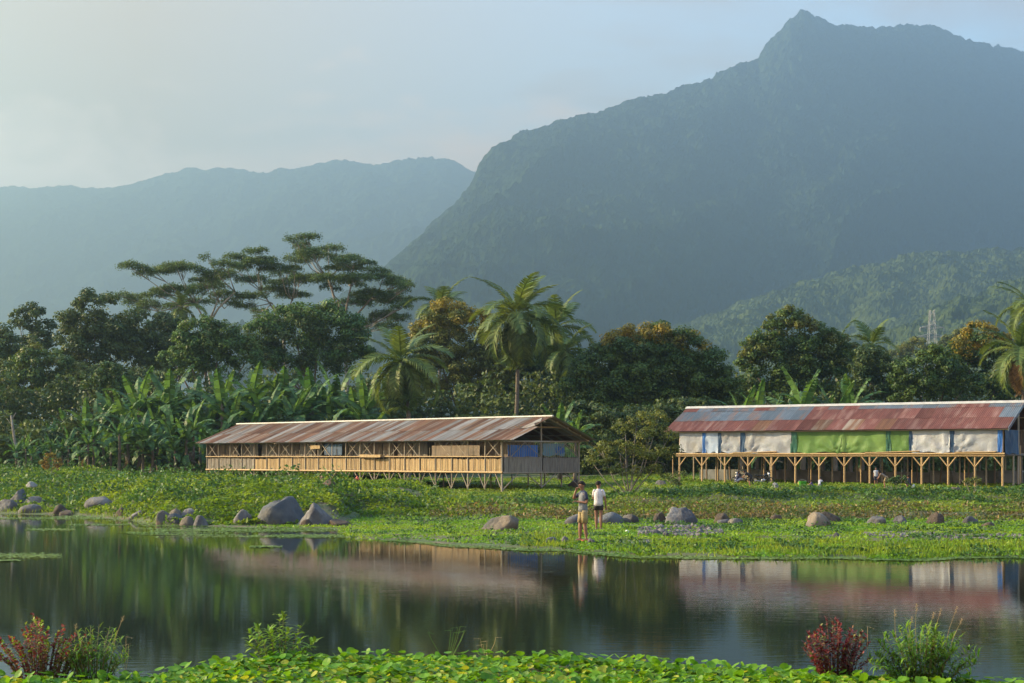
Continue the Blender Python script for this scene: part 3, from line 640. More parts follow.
palm('coconut palm mostly hidden behind the flowering tree', 441, 307, 146, .9, 18, 3, 0)
palm('tallest coconut palm, near the middle, with full crown and bare trunk', 517, 316, 118, 1.04, 34, 4, 0, .2, 512)
palm('coconut palm half hidden behind the tallest one', 556, 328, 128, .95, 20, 5)
palm('smaller coconut palm at the right of the middle palm group', 566, 352, 126, .75, 16, 6)
palm('short dark coconut palm behind the middle of the right shed', 872, 346, 128, .68, 18, 7)
palm('coconut palm merged into the right side of the knobbly tree', 838, 348, 130, .65, 16, 8)
palm('coconut palm at the right edge with hanging dead fronds', 1020, 352, 112, .85, 24, 9, 5, .2, 1022)
palm('taller coconut palm cut by the right edge, only frond tips showing', 1030, 306, 135, .8, 16, 10, low=-20)
palm('thin coconut palm seen between the left umbrella tree limbs', 181, 308, 146, .6, 14, 12)

# ------------------------------------------------------------------ banana plants
def banana_leaf(L_, W, droop, seed, mat):
    rng = np.random.default_rng(seed); n = 9; pts = [np.zeros(3)]
    for i in range(1, n + 1):
        a = -droop * (i / n) ** 1.5; pts.append(pts[-1] + np.array([math.cos(a), 0, math.sin(a)]) * L_ / n)
    V = []; Fq = []; b = 0
    for i in range(n):
        t0, t1 = i / n, (i + 1) / n
        w0 = W * math.sin(math.pi * min(1, .10 + t0 * .88)) ** .6; w1 = W * math.sin(math.pi * min(1, .10 + t1 * .88)) ** .6
        if i == 0: w0 = .03
        for s in (-1, 1):
            sag = .25 * W + rng.uniform(0, .25) * W; tear = rng.uniform(0, .10) * L_ / n * 3
            V += [pts[i], pts[i + 1], pts[i + 1] + np.array([-tear * .5, s * w1, -sag]), pts[i] + np.array([tear * .5, s * w0, -sag * .95])]
            Fq.append([b, b + 1, b + 2, b + 3]); b += 4
        r_ = .03
        V += [pts[i] + [0, -r_, .01], pts[i] + [0, r_, .01], pts[i + 1] + [0, r_ * .8, .01], pts[i + 1] + [0, -r_ * .8, .01]]; Fq.append([b, b + 1, b + 2, b + 3]); b += 4
    return mesh_np('leaf', np.array(V), [np.array(Fq)], mat)
BL = [banana_leaf(2.2, .27, .45, 1, M['banana_leaf']), banana_leaf(2.3, .29, 1.1, 2, M['banana_leaf']), banana_leaf(2.4, .32, 1.7, 3, M['banana_leaf']), banana_leaf(2.2, .26, 2.3, 4, M['banana_leaf'])]
BD = banana_leaf(2.0, .16, 2.6, 5, M['banana_dry'])
BS = []
for q in range(3):
    mb = MB(); hq = 2.2 + q * .5; mb.tube([(0, 0, -.2), (0, 0, .4), (.06, 0, hq * .6), (.02, 0, hq), (0, 0, hq + .25)], [.17, .15, .12, .09, .05], 8); BS.append((mb.mesh('stem', M['bark'], True), hq))
def banana(px, D, label, group, seed, s=1.0, n=9):
    rng = np.random.default_rng(seed); base = on_ground(px, D); o = empty('banana_plant', base, rng.uniform(0, 6.28), label=label, cat='banana plant', group=group)
    st, hq = BS[seed % 3]; k = link('stem', st, o); k.scale = (s, s, s); n += 3
    for i in range(n):
        q = i / (n - 1); el = 78 - 70 * q ** 1.0 + rng.uniform(-8, 8); me = BL[min(3, int(q * 3.2 + rng.uniform(0, .9)))]
        if i == n - 1 and rng.random() < .5: me = BD
        f = link('leaf', me, o, Vector((0, 0, (hq + .1 - (.2 * q if q < .6 else .2 + (q - .6) * 3.2)) * s)), (rng.uniform(-.5, .5), -R(el), i * 2.4 + rng.uniform(-.3, .3))); v = s * rng.uniform(.85, 1.15); f.scale = (v, v, v)
        if me is BD: tag(f, 'withered brown hanging leaf')
TOPL = [(20, 440), (45, 425), (70, 400), (100, 385), (130, 372), (150, 368), (200, 378), (240, 372), (285, 366), (320, 372), (350, 368), (375, 380)]
k = 0
LB1 = 'banana plant in the tall back row behind the left shed'
LB2 = 'lower banana plant in the front row at the foot of the thicket'
LB3 = 'banana plant behind the left part of the right shed roof'
rb = np.random.default_rng(9)
for px in np.arange(44, 380, 9.5):
    D = 113 + rb.uniform(-3, 4); top = interp(px, TOPL) + rb.uniform(-4, 12); zt = H + (HZ - top) / F * D; b = on_ground(px, D)
    banana(px + rb.uniform(-4, 4), D, LB1, 'banana plants of the back row', 100 + k, max(.7, (zt - b.z) / 5.0)); k += 1
for px in np.arange(16, 215, 8):
    D = 105 + rb.uniform(-3, 2); top = interp(px, TOPL) + 34 + rb.uniform(-6, 14); top = min(top, 445); zt = H + (HZ - top) / F * D; b = on_ground(px, D)
    banana(px + rb.uniform(-4, 4), D, LB2, 'banana plants of the front row', 100 + k, max(.5, (zt - b.z) / 5.0), 8); k += 1
for px in [232, 252, 272, 293, 312, 332, 352, 368]:
    D = 110 + rb.uniform(-2, 2); zt = H + (HZ - 392 - rb.uniform(-4, 8)) / F * D; b = on_ground(px, D)
    banana(px, D, LB1, 'banana plants of the back row', 100 + k, (zt - b.z) / 5.0, 8); k += 1
for px, tp_ in [(742, 385), (757, 390), (772, 384), (790, 378), (803, 376), (822, 384), (835, 378), (850, 380), (862, 388), (560, 398), (575, 412)]:
    D = (104 if px > 700 else 98) + rb.uniform(-2, 2); zt = H + (HZ - tp_) / F * D; b = on_ground(px, D)
    banana(px, D, LB3 if px > 700 else 'banana plant in deep shade just behind the left shed gable', 'banana plants behind the right shed' if px > 700 else 'banana plants behind the left gable', 100 + k, (zt - b.z) / 5.0, 8); k += 1
# bare trunk and pylon
b = on_ground(17, 108); o = empty('bare_trunk', b, label='bare pale leaning trunk with a broken top at the far left of the bananas', cat='dead tree')
mb = MB(); mb.tube([(0, 0, -.2), (-.05, 0, 1.3), (-.25, 0, 2.6), (-.4, 0, 3.7)], [.13, .10, .09, .06], 7); mb.build('trunk', M['pale_bark'], o, True)
mb = MB(); mb.tube([(-.35, 0, 3.4), (-.1, .1, 3.9)], [.05, .02], 5); mb.tube([(-.3, 0, 3.0), (-.7, 0, 3.5)], [.04, .015], 5); mb.build('broken_branch', M['pale_bark'], o, True)
D = 480; b = on_ground(932, D); top = px2w(932, 310, D); hh = top.z - b.z
o = empty('power_pylon', b, label='steel lattice power pylon in the haze before the hillside', cat='pylon')
mb = MB(); wz = lambda z: 3.2 * (1 - z / hh) ** 1.3 + .65
zs = np.linspace(0, hh, 15)
for sx in (-1, 1):
    for sy in (-1, 1): mb.tube([(sx * wz(z), sy * wz(z), z) for z in zs], .085, 4)
for i in range(14):
    z0, z1 = zs[i], zs[i + 1]; a, c = wz(z0), wz(z1)
    for s in (-1, 1):
        mb.tube([(-a, s * a, z0), (c, s * c, z1)], .045, 3, False); mb.tube([(a, s * a, z0), (-c, s * c, z1)], .045, 3, False)
        mb.tube([(s * a, -a, z0), (s * c, c, z1)], .045, 3, False)
mb.build('mast', M['pylon'], o)
for dz, wd in ((hh * .90 - 1.5, 3.6), (hh * .79, 4.4), (hh * .66, 3.6)):
    mb = MB()
    for s in (-1, 1):
        mb.tube([(0, -.5, dz + .9), (s * wd, 0, dz)], .10, 4); mb.tube([(0, .5, dz - .1), (s * wd, 0, dz)], .10, 4); mb.tube([(s * wd, 0, dz), (s * wd, 0, dz - 1.2)], .12, 4)
    mb.build('cross_arm', M['pylon'], o)

# ------------------------------------------------------------------ sheds
def sheet_mesh(name, w, l, mat, nr=9, th=.022):
    V = []; Fq = []; n = nr * 2
    for i in range(n + 1):
        x = w * i / n; z = th if i % 2 else 0
        V += [(x, 0, z), (x, l, z)]
    for i in range(n): Fq.append([2 * i, 2 * i + 2, 2 * i + 3, 2 * i + 1])
    return mesh_np(name, np.array(V), [np.array(Fq)], mat)
def slope_frame(x, y, z, ang, back=False):
    """placing of a sheet that starts at the eave (x,y,z) and climbs at ang; back: climbs towards -y"""
    if not back: return (x, y, z), (ang, 0, 0)
    return (x, y, z), (ang, 0, math.pi)
_bx = {}
def beam(name, p0, p1, r, mat, parent, n=6, r1=None):
    """round pole between two points, shared unit mesh per material"""
    key = (n, mat)
    if key not in _bx: _bx[key] = MB().tube([(0, 0, 0), (0, 0, 1)], 1.0, n).mesh(name, M[mat], True)
    o = link(name, _bx[key], parent); p0 = Vector(p0); p1 = Vector(p1); d = p1 - p0
    o.location = p0; o.rotation_mode = 'QUATERNION'; o.rotation_quaternion = d.to_track_quat('Z', 'Y'); o.scale = (r, r, d.length); return o
def cloth(name, x0, x1, z0, z1, mat, parent, y=0.0, seed=1, amp=.05, pleat=0, nx=22, nz=8, along='x'):
    rng = np.random.default_rng(seed); V = []; ph = rng.uniform(0, 6, 4)
    for j in range(nz + 1):
        v = j / nz
        for i in range(nx + 1):
            u = i / nx; d = amp * (.5 * math.sin(u * 7 + ph[0] + v * 2) + .35 * math.sin(u * 17 + ph[1] - v * 3) * (1 - v) + .25 * math.sin(v * 6 + ph[2] + u * 3))
            if pleat: d += amp * 1.2 * math.sin(math.atan2(v + .05, (u - pleat) * 2.2) * 11) * math.exp(-((u - pleat) ** 2 * 9 + v * v * 1.3))
            d += rng.normal() * amp * .06; sag = .04 * math.sin(u * math.pi * 3 + ph[3]) * (1 - v)
            q = x0 + (x1 - x0) * u; z = z0 + (z1 - z0) * v + sag * (v < .9)
            V.append((q, y - abs(d), z) if along == 'x' else (y + abs(d), q, z))
    nn = nx + 1; i = (np.arange(nx)[None, :] + nn * np.arange(nz)[:, None]).ravel()
    return link(name, mesh_np(name, np.array(V), [np.stack([i, i + 1, i + 1 + nn, i + nn], 1)], M[mat], smooth=True), parent)
def boards(name, x0, x1, z0, z1, bw, th, mat, parent, y=0.0, seed=1, along='x', ragged=.03, gap=.008):
    rng = np.random.default_rng(seed); mb = MB(); x = x0
    while x < x1 - .01:
        e = min(x1, x + bw * rng.uniform(.8, 1.2)); d = rng.uniform(0, th * .6); a, b = z0 - rng.uniform(0, ragged), z1 - rng.uniform(0, ragged)
        if along == 'x': mb.box(x + gap, e - gap * .3, y + d, y + d + th, a, b)
        else: mb.box(y - d - th, y - d, x + gap, e - gap * .3, a, b)
        x = e
    return mb.build(name, M[mat], parent)

# --- left shed (bamboo, grey-brown tin roof)
Hx, Hy = -.5, 81.0; LEN = 26.56; WID = 5.65; hb = 0.0
sh = empty('bamboo_shed', (Hx, Hy, 0), math.atan2(-.715, .699), label='long bamboo stilt shed with rusty grey tin roof and golden lower walls', cat='shed')
ang_l = sh.rotation_euler.z
def hut_ground(x, y):
    c, s_ = math.cos(ang_l), math.sin(ang_l); return tz(Hx + x * c - y * s_, Hy + x * s_ + y * c)
FL, MID, TOP, RG = 1.72, 2.47, 3.28, 4.50
rh = random.Random(4)
NB = 21; bw = LEN / NB
ea = math.atan2(RG - 3.30, WID / 2 + .38); sl = math.hypot(RG - 3.30, WID / 2 + .38)
sm = {k_: sheet_mesh('roof_sheet', .56, sl * .56, M[k_], 6) for k_ in ('galv', 'rust')}
nsh = 58; sw = (LEN + 1.9) / nsh; last = 'galv'
for i in range(nsh):
    for row in (0, 1):
        if not (row == 1 and rh.random() < .65): last = 'rust' if rh.random() < .42 else 'galv'
        if row == 1 and i == nsh - 1: continue                 # the torn corner at the gable
        d = row * sl * .46; x = -LEN - .8 + i * sw
        o = link('roof_sheet', sm[last], sh, (x, -.38 + d * math.cos(ea), 3.30 + d * math.sin(ea) + row * .014 + (i % 2) * .008), (ea, rh.uniform(-.012, .012), rh.uniform(-.015, .015)))
bk = {k_: sheet_mesh('roof_sheet', 1.7, sl, M[k_], 12) for k_ in ('galv', 'rust')}
for i in range(18):
    link('roof_sheet', bk['rust' if rh.random() < .4 else 'galv'], sh, (-LEN - .8 + (i + 1) * (LEN + 1.9) / 18, WID + .30, 3.32), (ea, 0, math.pi))
torn = MB(); pts = [(0, 0), (.5, .15), (.62, .5), (.3, .75), (.42, 1.1), (.1, 1.5), (0, 1.6)]
V_ = [(x, y * 1.05, .02 * (i % 2) + .05 * x) for i, (x, y) in enumerate(pts)]
torn.add(V_, [(0, 1, 2), (0, 2, 3), (0, 3, 4), (0, 4, 5), (0, 5, 6)]); o = torn.build('torn_roof_sheet', M['galv'], sh); o.location = (LEN * 0 + .18, -.38 + sl * .45 * math.cos(ea), 3.36 + sl * .45 * math.sin(ea)); o.rotation_euler = (ea, .1, 0); tag(o, 'torn curled corner of roofing tin at the gable')
o = MB().tube([(-LEN - .85, WID / 2, RG + .05), (.85, WID / 2, RG + .05)], .07, 6).build('ridge_cap', M['cap'], sh)
# frame
for y in (0.0, WID / 2, WID):
    for i in range(NB + 1):
        if y == WID / 2 and i % 3: continue
        x = -i * bw; g0 = hut_ground(x, y) - .3; top = TOP if y != WID / 2 else RG - .12
        beam('post', (x, y, g0), (x + rh.uniform(-.03, .03), y, top), .055 if (i == 0) else .042, 'old_bamboo', sh)
for i in range(NB + 1):                     # V struts from each post's foot
    x = -i * bw; g0 = max(hut_ground(x, 0), .6) + .12
    for s in (-1, 1):
        if (i == 0 and s == 1) or (i == NB and s == -1) or g0 > FL - .25: continue
        beam('strut', (x, -.03, g0), (x + s * bw * .40, -.03, FL - .04), .028, 'old_bamboo', sh, 5)
for y0 in (0, WID / 2, WID):                # under the gable end
    for s in (-1, 1):
        if (y0 == 0 and s < 0) or (y0 == WID and s > 0): continue
        beam('strut', (.03, y0, hut_ground(0, y0) + .1), (.03, y0 + s * 1.2, FL - .04), .03, 'old_bamboo', sh, 5)
beam('floor_beam', (-LEN, -.06, FL - .05), (0.06, -.06, FL - .05), .055, 'bamboo', sh)
beam('floor_beam', (.05, 0, FL - .07), (.05, WID, FL - .07), .05, 'old_bamboo', sh)
beam('rail', (-LEN, -.07, MID), (.05, -.07, MID), .035, 'bamboo', sh)
beam('eave_pole', (-LEN - .7, -.05, TOP + .02), (.7, -.05, TOP + .02), .05, 'old_bamboo', sh)
beam('eave_pole', (-LEN - .7, WID, TOP + .02), (.7, WID, TOP + .02), .05, 'old_bamboo', sh)
beam('tie_beam', (.04, 0, TOP - .03), (.04, WID, TOP - .03), .05, 'old_bamboo', sh)
beam('tie_beam', (.04, .9, TOP + .72), (.04, WID - .9, TOP + .72), .035, 'bamboo', sh)
for s, (ya, yb) in enumerate(((-.3, WID / 2), (WID + .3, WID / 2))):
    for xx in (.5, -2, -6): beam('rafter', (xx, ya, 3.27), (xx, yb, RG - .05), .04, 'old_bamboo', sh)
for q in (.3, .6, .85):
    for s in (-1, 1): beam('purlin', (-LEN - .6, WID / 2 + s * (1 - q) * (WID / 2 + .3), 3.27 + q * (RG - 3.30) - .04), (.75, WID / 2 + s * (1 - q) * (WID / 2 + .3), 3.27 + q * (RG - 3.30) - .04), .03, 'old_bamboo', sh, 5)
MB().box(-LEN + .05, -.05, .02, WID - .05, FL - .03, FL + .03).build('floor_deck', M['brown_board'], sh)
for i in range(NB):                          # wall panels bay by bay
    x0, x1 = -(i + 1) * bw + .03, -i * bw - .03
    o = boards('lower_wall_panel', x0, x1, FL, MID - rh.uniform(.04, .12), .13, .025, 'gold_mat' if i < 17 else 'grey_board', sh, .01, i, ragged=.05, gap=.014)
    if i in (4, 9, 13): # bays patched with paler boards
        tag(o, 'paler patched lower panel')
    u0, u1 = x0, x1
    if i % 5 == 2: u1 = x1 - .38
    if i % 7 == 4: u0 = x0 + .5
    boards('upper_wall_panel', u0, u1, MID, TOP - .03, .11, .02, 'brown_board' if rh.random() < .55 else 'grey_board', sh, .55, 50 + i, gap=.006)
    if i % 3 != 1:
        beam('cross_brace', (x0 + .1, -.02, MID + .05), (x1 - .2, -.02, TOP - .05), .022, 'old_bamboo', sh, 5); beam('cross_brace', (x1 - .1, -.045, MID + .05), (x0 + .25, -.045, TOP - .05), .022, 'old_bamboo', sh, 5)
    for q in (.33, .66): beam('stake', (x0 + (x1 - x0) * q, -.03, FL - .03), (x0 + (x1 - x0) * q + rh.uniform(-.04, .04), -.03, MID + rh.uniform(.0, .5)), .014, 'old_bamboo', sh, 5)
o = boards('feed_trough', -11.2, -9.3, MID - .02, MID + .13, .9, .2, 'gold_mat', sh, -.28, 90); tag(o, 'golden plank trough along the rail')
boards('hanging_mat', -15.8, -14.9, TOP - .35, TOP - .12, .3, .02, 'gold_mat', sh, -.12, 91)
boards('hanging_mat', -14.6, -13.0, MID + .1, TOP - .1, .12, .02, 'tarp_navy', sh, -.02, 92)
cloth('wall_mat', -5.3, -1.6, MID + .02, MID + .58, 'brown_board', sh, -.05, 44, .03)
boards('back_wall_panel', -LEN, -7, FL, TOP, .18, .02, 'brown_board', sh, WID - .1, 93)
boards('back_wall_panel', -7, 0, FL, MID, .18, .02, 'brown_board', sh, WID - .1, 94)
boards('left_end_wall', .05, WID, FL, TOP, .16, .025, 'grey_board', sh, -LEN, 95, 'y')
# gable end: grey boards below, bamboo slats over blue tarpaulins above
boards('end_wall_panel', .06, WID / 2 - .04, FL - .03, MID, .13, .025, 'grey_board', sh, .10, 96, 'y')
boards('end_wall_panel', WID / 2 + .04, WID - .06, FL - .05, MID - .03, .13, .025, 'grey_board', sh, .10, 97, 'y')
cloth('blue_tarpaulin', .45, WID / 2 - .15, MID - .02, TOP - .22, 'tarp_blue', sh, -.10, 5, .05, .4, along='y')
cloth('teal_tarpaulin', WID / 2 + .2, WID - 1.0, MID + .05, TOP - .12, 'tarp_teal', sh, -.10, 6, .07, .7, along='y')
cloth('turquoise_tarpaulin', WID / 2 + 1.1, WID / 2 + 1.8, MID + .12, TOP - .28, 'tarp_blue', sh, -.06, 7, .04, along='y')
for i in range(34):
    y = .14 + i * (WID - .25) / 33
    if rh.random() < .12: continue
    beam('slat', (.12, y, MID - .1), (.12, y + rh.uniform(-.03, .03), TOP - .02), .014, 'old_bamboo', sh, 4)
for ya, yb in ((.5, 1.5), (2.6, 1.4), (3.6, 4.6), (5.4, 4.3)): beam('cross_brace', (.15, ya, MID), (.15, yb, TOP - .05), .02, 'old_bamboo', sh, 5)
# dim interior partitions so that one does not see straight through
for x in (-3.0, -9, -16): boards('partition', .4, WID - .3, FL, TOP, .2, .02, 'brown_board', sh, x, int(-x), 'y')

# --- right shed (blue-grey and red roof, tarpaulin walls)
Bx, By = 22.7, 74.0; BL_ = 16.64; BW = 5.0
bs = empty('tarpaulin_shed', (Bx, By, 0), math.atan2(-.541, .841), label='long stilt shed with red and blue-grey tin roof and tarpaulin walls', cat='shed')
ang_b = bs.rotation_euler.z
def barn_ground(x, y):
    c, s_ = math.cos(ang_b), math.sin(ang_b); return tz(Bx + x * c - y * s_, By + x * s_ + y * c)
FB, TB_, EV, RB = 2.60, 3.72, 3.76, 5.06
ea = math.atan2(RB - EV, BW / 2 + .3); sl = math.hypot(RB - EV, BW / 2 + .3)
bm_ = {}
for k_ in ('bluegalv', 'redsheet', 'darkred', 'rust'):
    for q, ll in ((0, .44), (1, .44), (2, .24)): bm_[k_, q] = sheet_mesh('roof_sheet', .84, sl * ll, M[k_])
nsh = 22; sw = (BL_ + 1.15) / nsh; rr = random.Random(12)
for i in range(nsh):
    for row, d in ((0, 0), (1, .41), (2, .80)):
        if row == 2: kx = 'bluegalv' if (i < 17 and rr.random() < .93) or rr.random() < .3 else 'redsheet'
        elif row == 1: kx = 'bluegalv' if i < 9 else rr.choice(['redsheet', 'redsheet', 'redsheet', 'darkred'] if i < 17 else ['redsheet'])
        else: kx = rr.choice(['darkred', 'redsheet', 'rust', 'redsheet'] if i < 15 else ['redsheet'])
        if i == nsh - 1: kx = 'bluegalv' if row else 'redsheet'
        dd = d * sl; x = -BL_ - .8 + i * sw
        link('roof_sheet', bm_[kx, row], bs, (x, -.3 + dd * math.cos(ea), EV + dd * math.sin(ea) + row * .014 + (i % 2) * .008), (ea, rr.uniform(-.01, .01), rr.uniform(-.008, .008)))
bkb = sheet_mesh('roof_sheet', 1.52, sl, M['redsheet'], 12)
for i in range(12): link('roof_sheet', bkb, bs, (-BL_ - .8 + (i + 1) * (BL_ + 1.15) / 12, BW + .3, EV), (ea, 0, math.pi))
cp = MB(); cp.add([(-BL_ - .85, BW / 2 - .2, RB - .03), (-BL_ - .85, BW / 2, RB + .09), (-BL_ - .85, BW / 2 + .2, RB - .03), (.4, BW / 2 - .2, RB - .03), (.4, BW / 2, RB + .09), (.4, BW / 2 + .2, RB - .03)], [(0, 3, 4, 1), (1, 4, 5, 2)]); cp.build('ridge_cap', M['cap'], bs)
o = MB().add([(.33, -.33, EV - .12), (.33, -.33, EV + .05), (.33, BW / 2, RB + .05), (.33, BW / 2, RB - .12), (.36, -.33, EV - .12), (.36, -.33, EV + .05), (.36, BW / 2, RB + .05), (.36, BW / 2, RB - .12)], [(0, 1, 2, 3), (7, 6, 5, 4), (0, 4, 5, 1), (1, 5, 6, 2), (2, 6, 7, 3), (3, 7, 4, 0)]).build('verge_board', M['bluegalv'], bs)
NBB = 13; bb = BL_ / NBB
for i in range(NBB + 1):
    x = -i * bb + rr.uniform(-.02, .02)
    beam('post', (x, 0, barn_ground(x, 0) - .3), (x, 0, FB), .055, 'bamboo', bs); beam('wall_post', (x, .04, FB), (x, .04, TB_), .035, 'bamboo', bs, 5)
    beam('post', (x + .08, 1.5, barn_ground(x, 1.5) - .3), (x + .08, 1.5, FB - .05), .045, 'old_bamboo', bs)
    beam('post', (x + rr.uniform(-.2, .2), 3.2, barn_ground(x, 3.2) - .3), (x, 3.2, FB - .05), .045, 'brown_board', bs)
    beam('post', (x, BW, barn_ground(x, BW) - .3), (x, BW, TB_), .045, 'old_bamboo', bs)
    for s in (-1, 1):
        if (i == 0 and s == 1) or (i == NBB and s == -1): continue
        beam('brace', (x, -.03, FB - .62), (x + s * bb * .36, -.03, FB - .06), .034, 'bamboo', bs, 5)
    if i % 2 == 1: beam('thin_post', (x - bb * .5, .5, barn_ground(x, .5) - .3), (x - bb * .5, .5, FB - .05), .03, 'bamboo', bs, 5)
beam('post', (.02, BW / 2, barn_ground(0, BW / 2) - .3), (.02, BW / 2, RB - .1), .06, 'old_bamboo', bs)
beam('post', (.02, BW / 2 + .35, barn_ground(0, BW / 2) - .3), (.02, BW / 2 + .35, FB + .4), .045, 'bamboo', bs)
beam('floor_beam', (-BL_ - .5, -.07, FB), (.1, -.07, FB), .055, 'bamboo', bs); beam('floor_beam', (-BL_ - .2, -.05, FB - .10), (.1, -.05, FB - .10), .035, 'bamboo', bs)
beam('floor_beam', (-BL_ + .0, 1.5, FB - .08), (.1, 1.5, FB - .08), .05, 'old_bamboo', bs)
beam('loose_pole', (-6.6, -.12, FB + .05), (-3.9, -.12, FB + .13), .03, 'bamboo', bs); beam('loose_pole', (-2.2, -.12, FB + .06), (-.3, -.12, FB + .09), .03, 'bamboo', bs); beam('loose_pole', (-13.6, -.12, FB + .05), (-11.2, -.12, FB + .12), .03, 'bamboo', bs)
beam('eave_pole', (-BL_ - .7, -.02, TB_ + .03), (.3, -.02, TB_ + .03), .045, 'old_bamboo', bs)
beam('eave_pole', (-BL_ - .7, BW, TB_ + .03), (.3, BW, TB_ + .03), .045, 'old_bamboo', bs)
for yy in (0, BW): beam('floor_beam', (.04, 0, FB - .06), (.04, BW, FB - .06), .045, 'old_bamboo', bs)
for q in (.02, .5, .96):
    for s in (-1, 1): beam('purlin', (-BL_ - .7, BW / 2 + s * (1 - q) * (BW / 2 + .2), EV - .06 + q * (RB - EV)), (.3, BW / 2 + s * (1 - q) * (BW / 2 + .2), EV - .06 + q * (RB - EV)), .035, 'old_bamboo', bs, 5)
MB().box(-BL_ + .02, -.02, .05, BW - .05, FB - .03, FB + .03).build('floor_deck', M['brown_board'], bs)
def bx_(px):        # photo column -> distance along the front wall
    u = (px - 512) / F; c, s_ = math.cos(ang_b), math.sin(ang_b)
    return (u * By - Bx) / (c - u * s_)
TPS = [(680, 703.5, 'tarp_white', 'dirty cream tarpaulin at the left end', 0), (703, 706.5, 'tarp_blue', 'narrow bright blue fold', 0), (706, 719, 'tarp_bluewhite', 'pale blue tarpaulin', 0), (718.5, 722.5, 'tarp_navy', 'dark fold', 0), (722, 741.5, 'tarp_white', 'off-white tarpaulin', .1), (741, 746, 'tarp_navy', 'dark blue fold', 0), (745.5, 792, 'tarp_white', 'long dirty white tarpaulin', .05), (791, 797.5, 'tarp_dkgreen', 'dark green fold', 0),
       (797, 842, 'tarp_green', 'long green tarpaulin, left part', .95), (841.5, 888, 'tarp_green', 'long green tarpaulin, middle part', .05), (886.5, 891.5, 'tarp_dkgreen', 'dark green fold on the right', 0), (891, 910.5, 'tarp_green', 'short green tarpaulin', 0), (909.5, 913, 'tarp_navy', 'navy fold between green and white', 0),
       (912.5, 950.5, 'tarp_white', 'white tarpaulin with creases', .95), (950, 955, 'tarp_navy', 'navy fold between the two white sheets', 0), (954.5, 998.5, 'tarp_white', 'last white tarpaulin, creased at its lower corner', .08), (998, 1003, 'tarp_blue', 'narrow blue strip at the corner', 0)]
for i, (a_, b_, mt, lb, pl_) in enumerate(TPS):
    x0, x1 = max(-BL_, bx_(a_)), min(0.02, bx_(b_)); o = cloth('tarpaulin', x0, x1, FB + .07, TB_ - .02, mt, bs, -.045 - (.02 if b_ - a_ < 8 else 0), 100 + i, .075 if b_ - a_ > 8 else .05, pl_, nx=max(6, int((x1 - x0) * 9)), nz=12); tag(o, lb)
cloth('tarpaulin', .05, 2.3, FB + .0, TB_, 'tarp_navy', bs, .06, 130, .06, .3, along='y'); o = bs.children[-1]
tag(cloth('inner_tarpaulin', 2.6, BW - .1, FB + .05, TB_ - .3, 'tarp_navy', bs, -.6, 131, .05, along='y'), 'dark blue sheet at the back of the open gable')
boards('back_wall_panel', -BL_, -.05, FB, TB_, .2, .02, 'brown_board', bs, BW - .1, 132)
boards('left_end_wall', .05, BW, FB, TB_, .2, .02, 'grey_board', bs, -BL_, 133, 'y')
# low block wall behind the right shed
p0 = on_ground(700, 86.5); wl_ = empty('low_wall', p0, math.atan2(-.541, .841), label='low weathered concrete wall in the shade behind the right shed', cat='wall')
for i in range(17):
    hh = .62 + (i % 3) * .03; gx = i * 1.15; c, s_ = math.cos(ang_b), math.sin(ang_b); gz = tz(p0.x + gx * c, p0.y + gx * s_) - p0.z
    MB().box(gx + .012, gx + 1.138, -.08 + .01 * (i % 2), .08, gz - .2, gz + hh).build('wall_panel', M['concrete'], wl_)

# ------------------------------------------------------------------ airy shrub between the sheds
def airy(label, px, D, lobes, seed, leaf, mats, r0, cov, name='shrub_tree', limbs=9, **kw):
    rng = np.random.default_rng(seed); base = on_ground(px, D); o = empty(name, base, label=label, cat='shrub', **kw)
    L0 = [(l[0] - base.x, l[1] - base.y, l[2] - base.z, *l[3:]) for l in lobes]; mb = MB()
    for i in range(limbs):
        l = L0[i % len(L0)]; st = Vector((rng.uniform(-.15, .15), rng.uniform(-.15, .15), -.1)); e = Vector(l[:3]) + Vector(rng.uniform(-.3, .3, 3)); m_ = Vector((e.x * .55, e.y * .5, e.z * .38))
        mb.tube([st, m_, e], [r0, r0 * .6, r0 * .2], 6)
        for q in range(4): mb.tube([m_.lerp(e, .3 + q * .2), m_.lerp(e, .3 + q * .2) + Vector(rng.uniform(-.6, .6, 3)) + Vector((0, 0, .3))], [r0 * .25, r0 * .08], 4, False)
    mb.build('trunk', M['pale_bark'], o, True)
    link('crown', crown_mesh(L0, leaf, [M[q] for q in mats], rng, cov, 1, .42, .45, .4, .12), o); return o
airy('airy yellow-green shrub tree with bare low branches between the two sheds', 627, 70, lob(70, (640, 422, 9), (658, 420, 8), (622, 430, 8), (645, 438, 10), (668, 436, 8), (604, 452, 9), (622, 450, 9), (640, 455, 10), (592, 464, 7), (610, 468, 9), (660, 456, 9), (632, 472, 8), (676, 450, 5), (655, 472, 7)), 51, .10, ['leaf_shrub', 'leaf_olive'], .04, .85)
airy('small dark bush just left of the right shed posts', 682, 74, lob(74, (668, 478, 5), (682, 476, 5), (676, 484, 4)), 52, .09, ['leaf_olive'], .02, .6, 'bush', 5)
airy('orange and yellow shrub on the far left bank', 50, 92, lob(92, (44, 463, 4), (50, 458, 4), (58, 462, 4), (47, 468, 4), (56, 468, 4)), 53, .12, ['leaf_orange', 'leaf_yellow'], .03, .8, 'bush', 5)
airy('small bright green bush in front of the right shed posts', 897, 70, lob(70, (893, 482, 5), (901, 481, 5)), 54, .09, ['leaf_mid'], .015, 1.0, 'bush', 4)
airy('small yellow-green bush before the last shed posts on the right', 973, 70, lob(70, (969, 483, 4), (977, 481, 4)), 55, .09, ['leaf_shrub'], .015, 1.0, 'bush', 4)

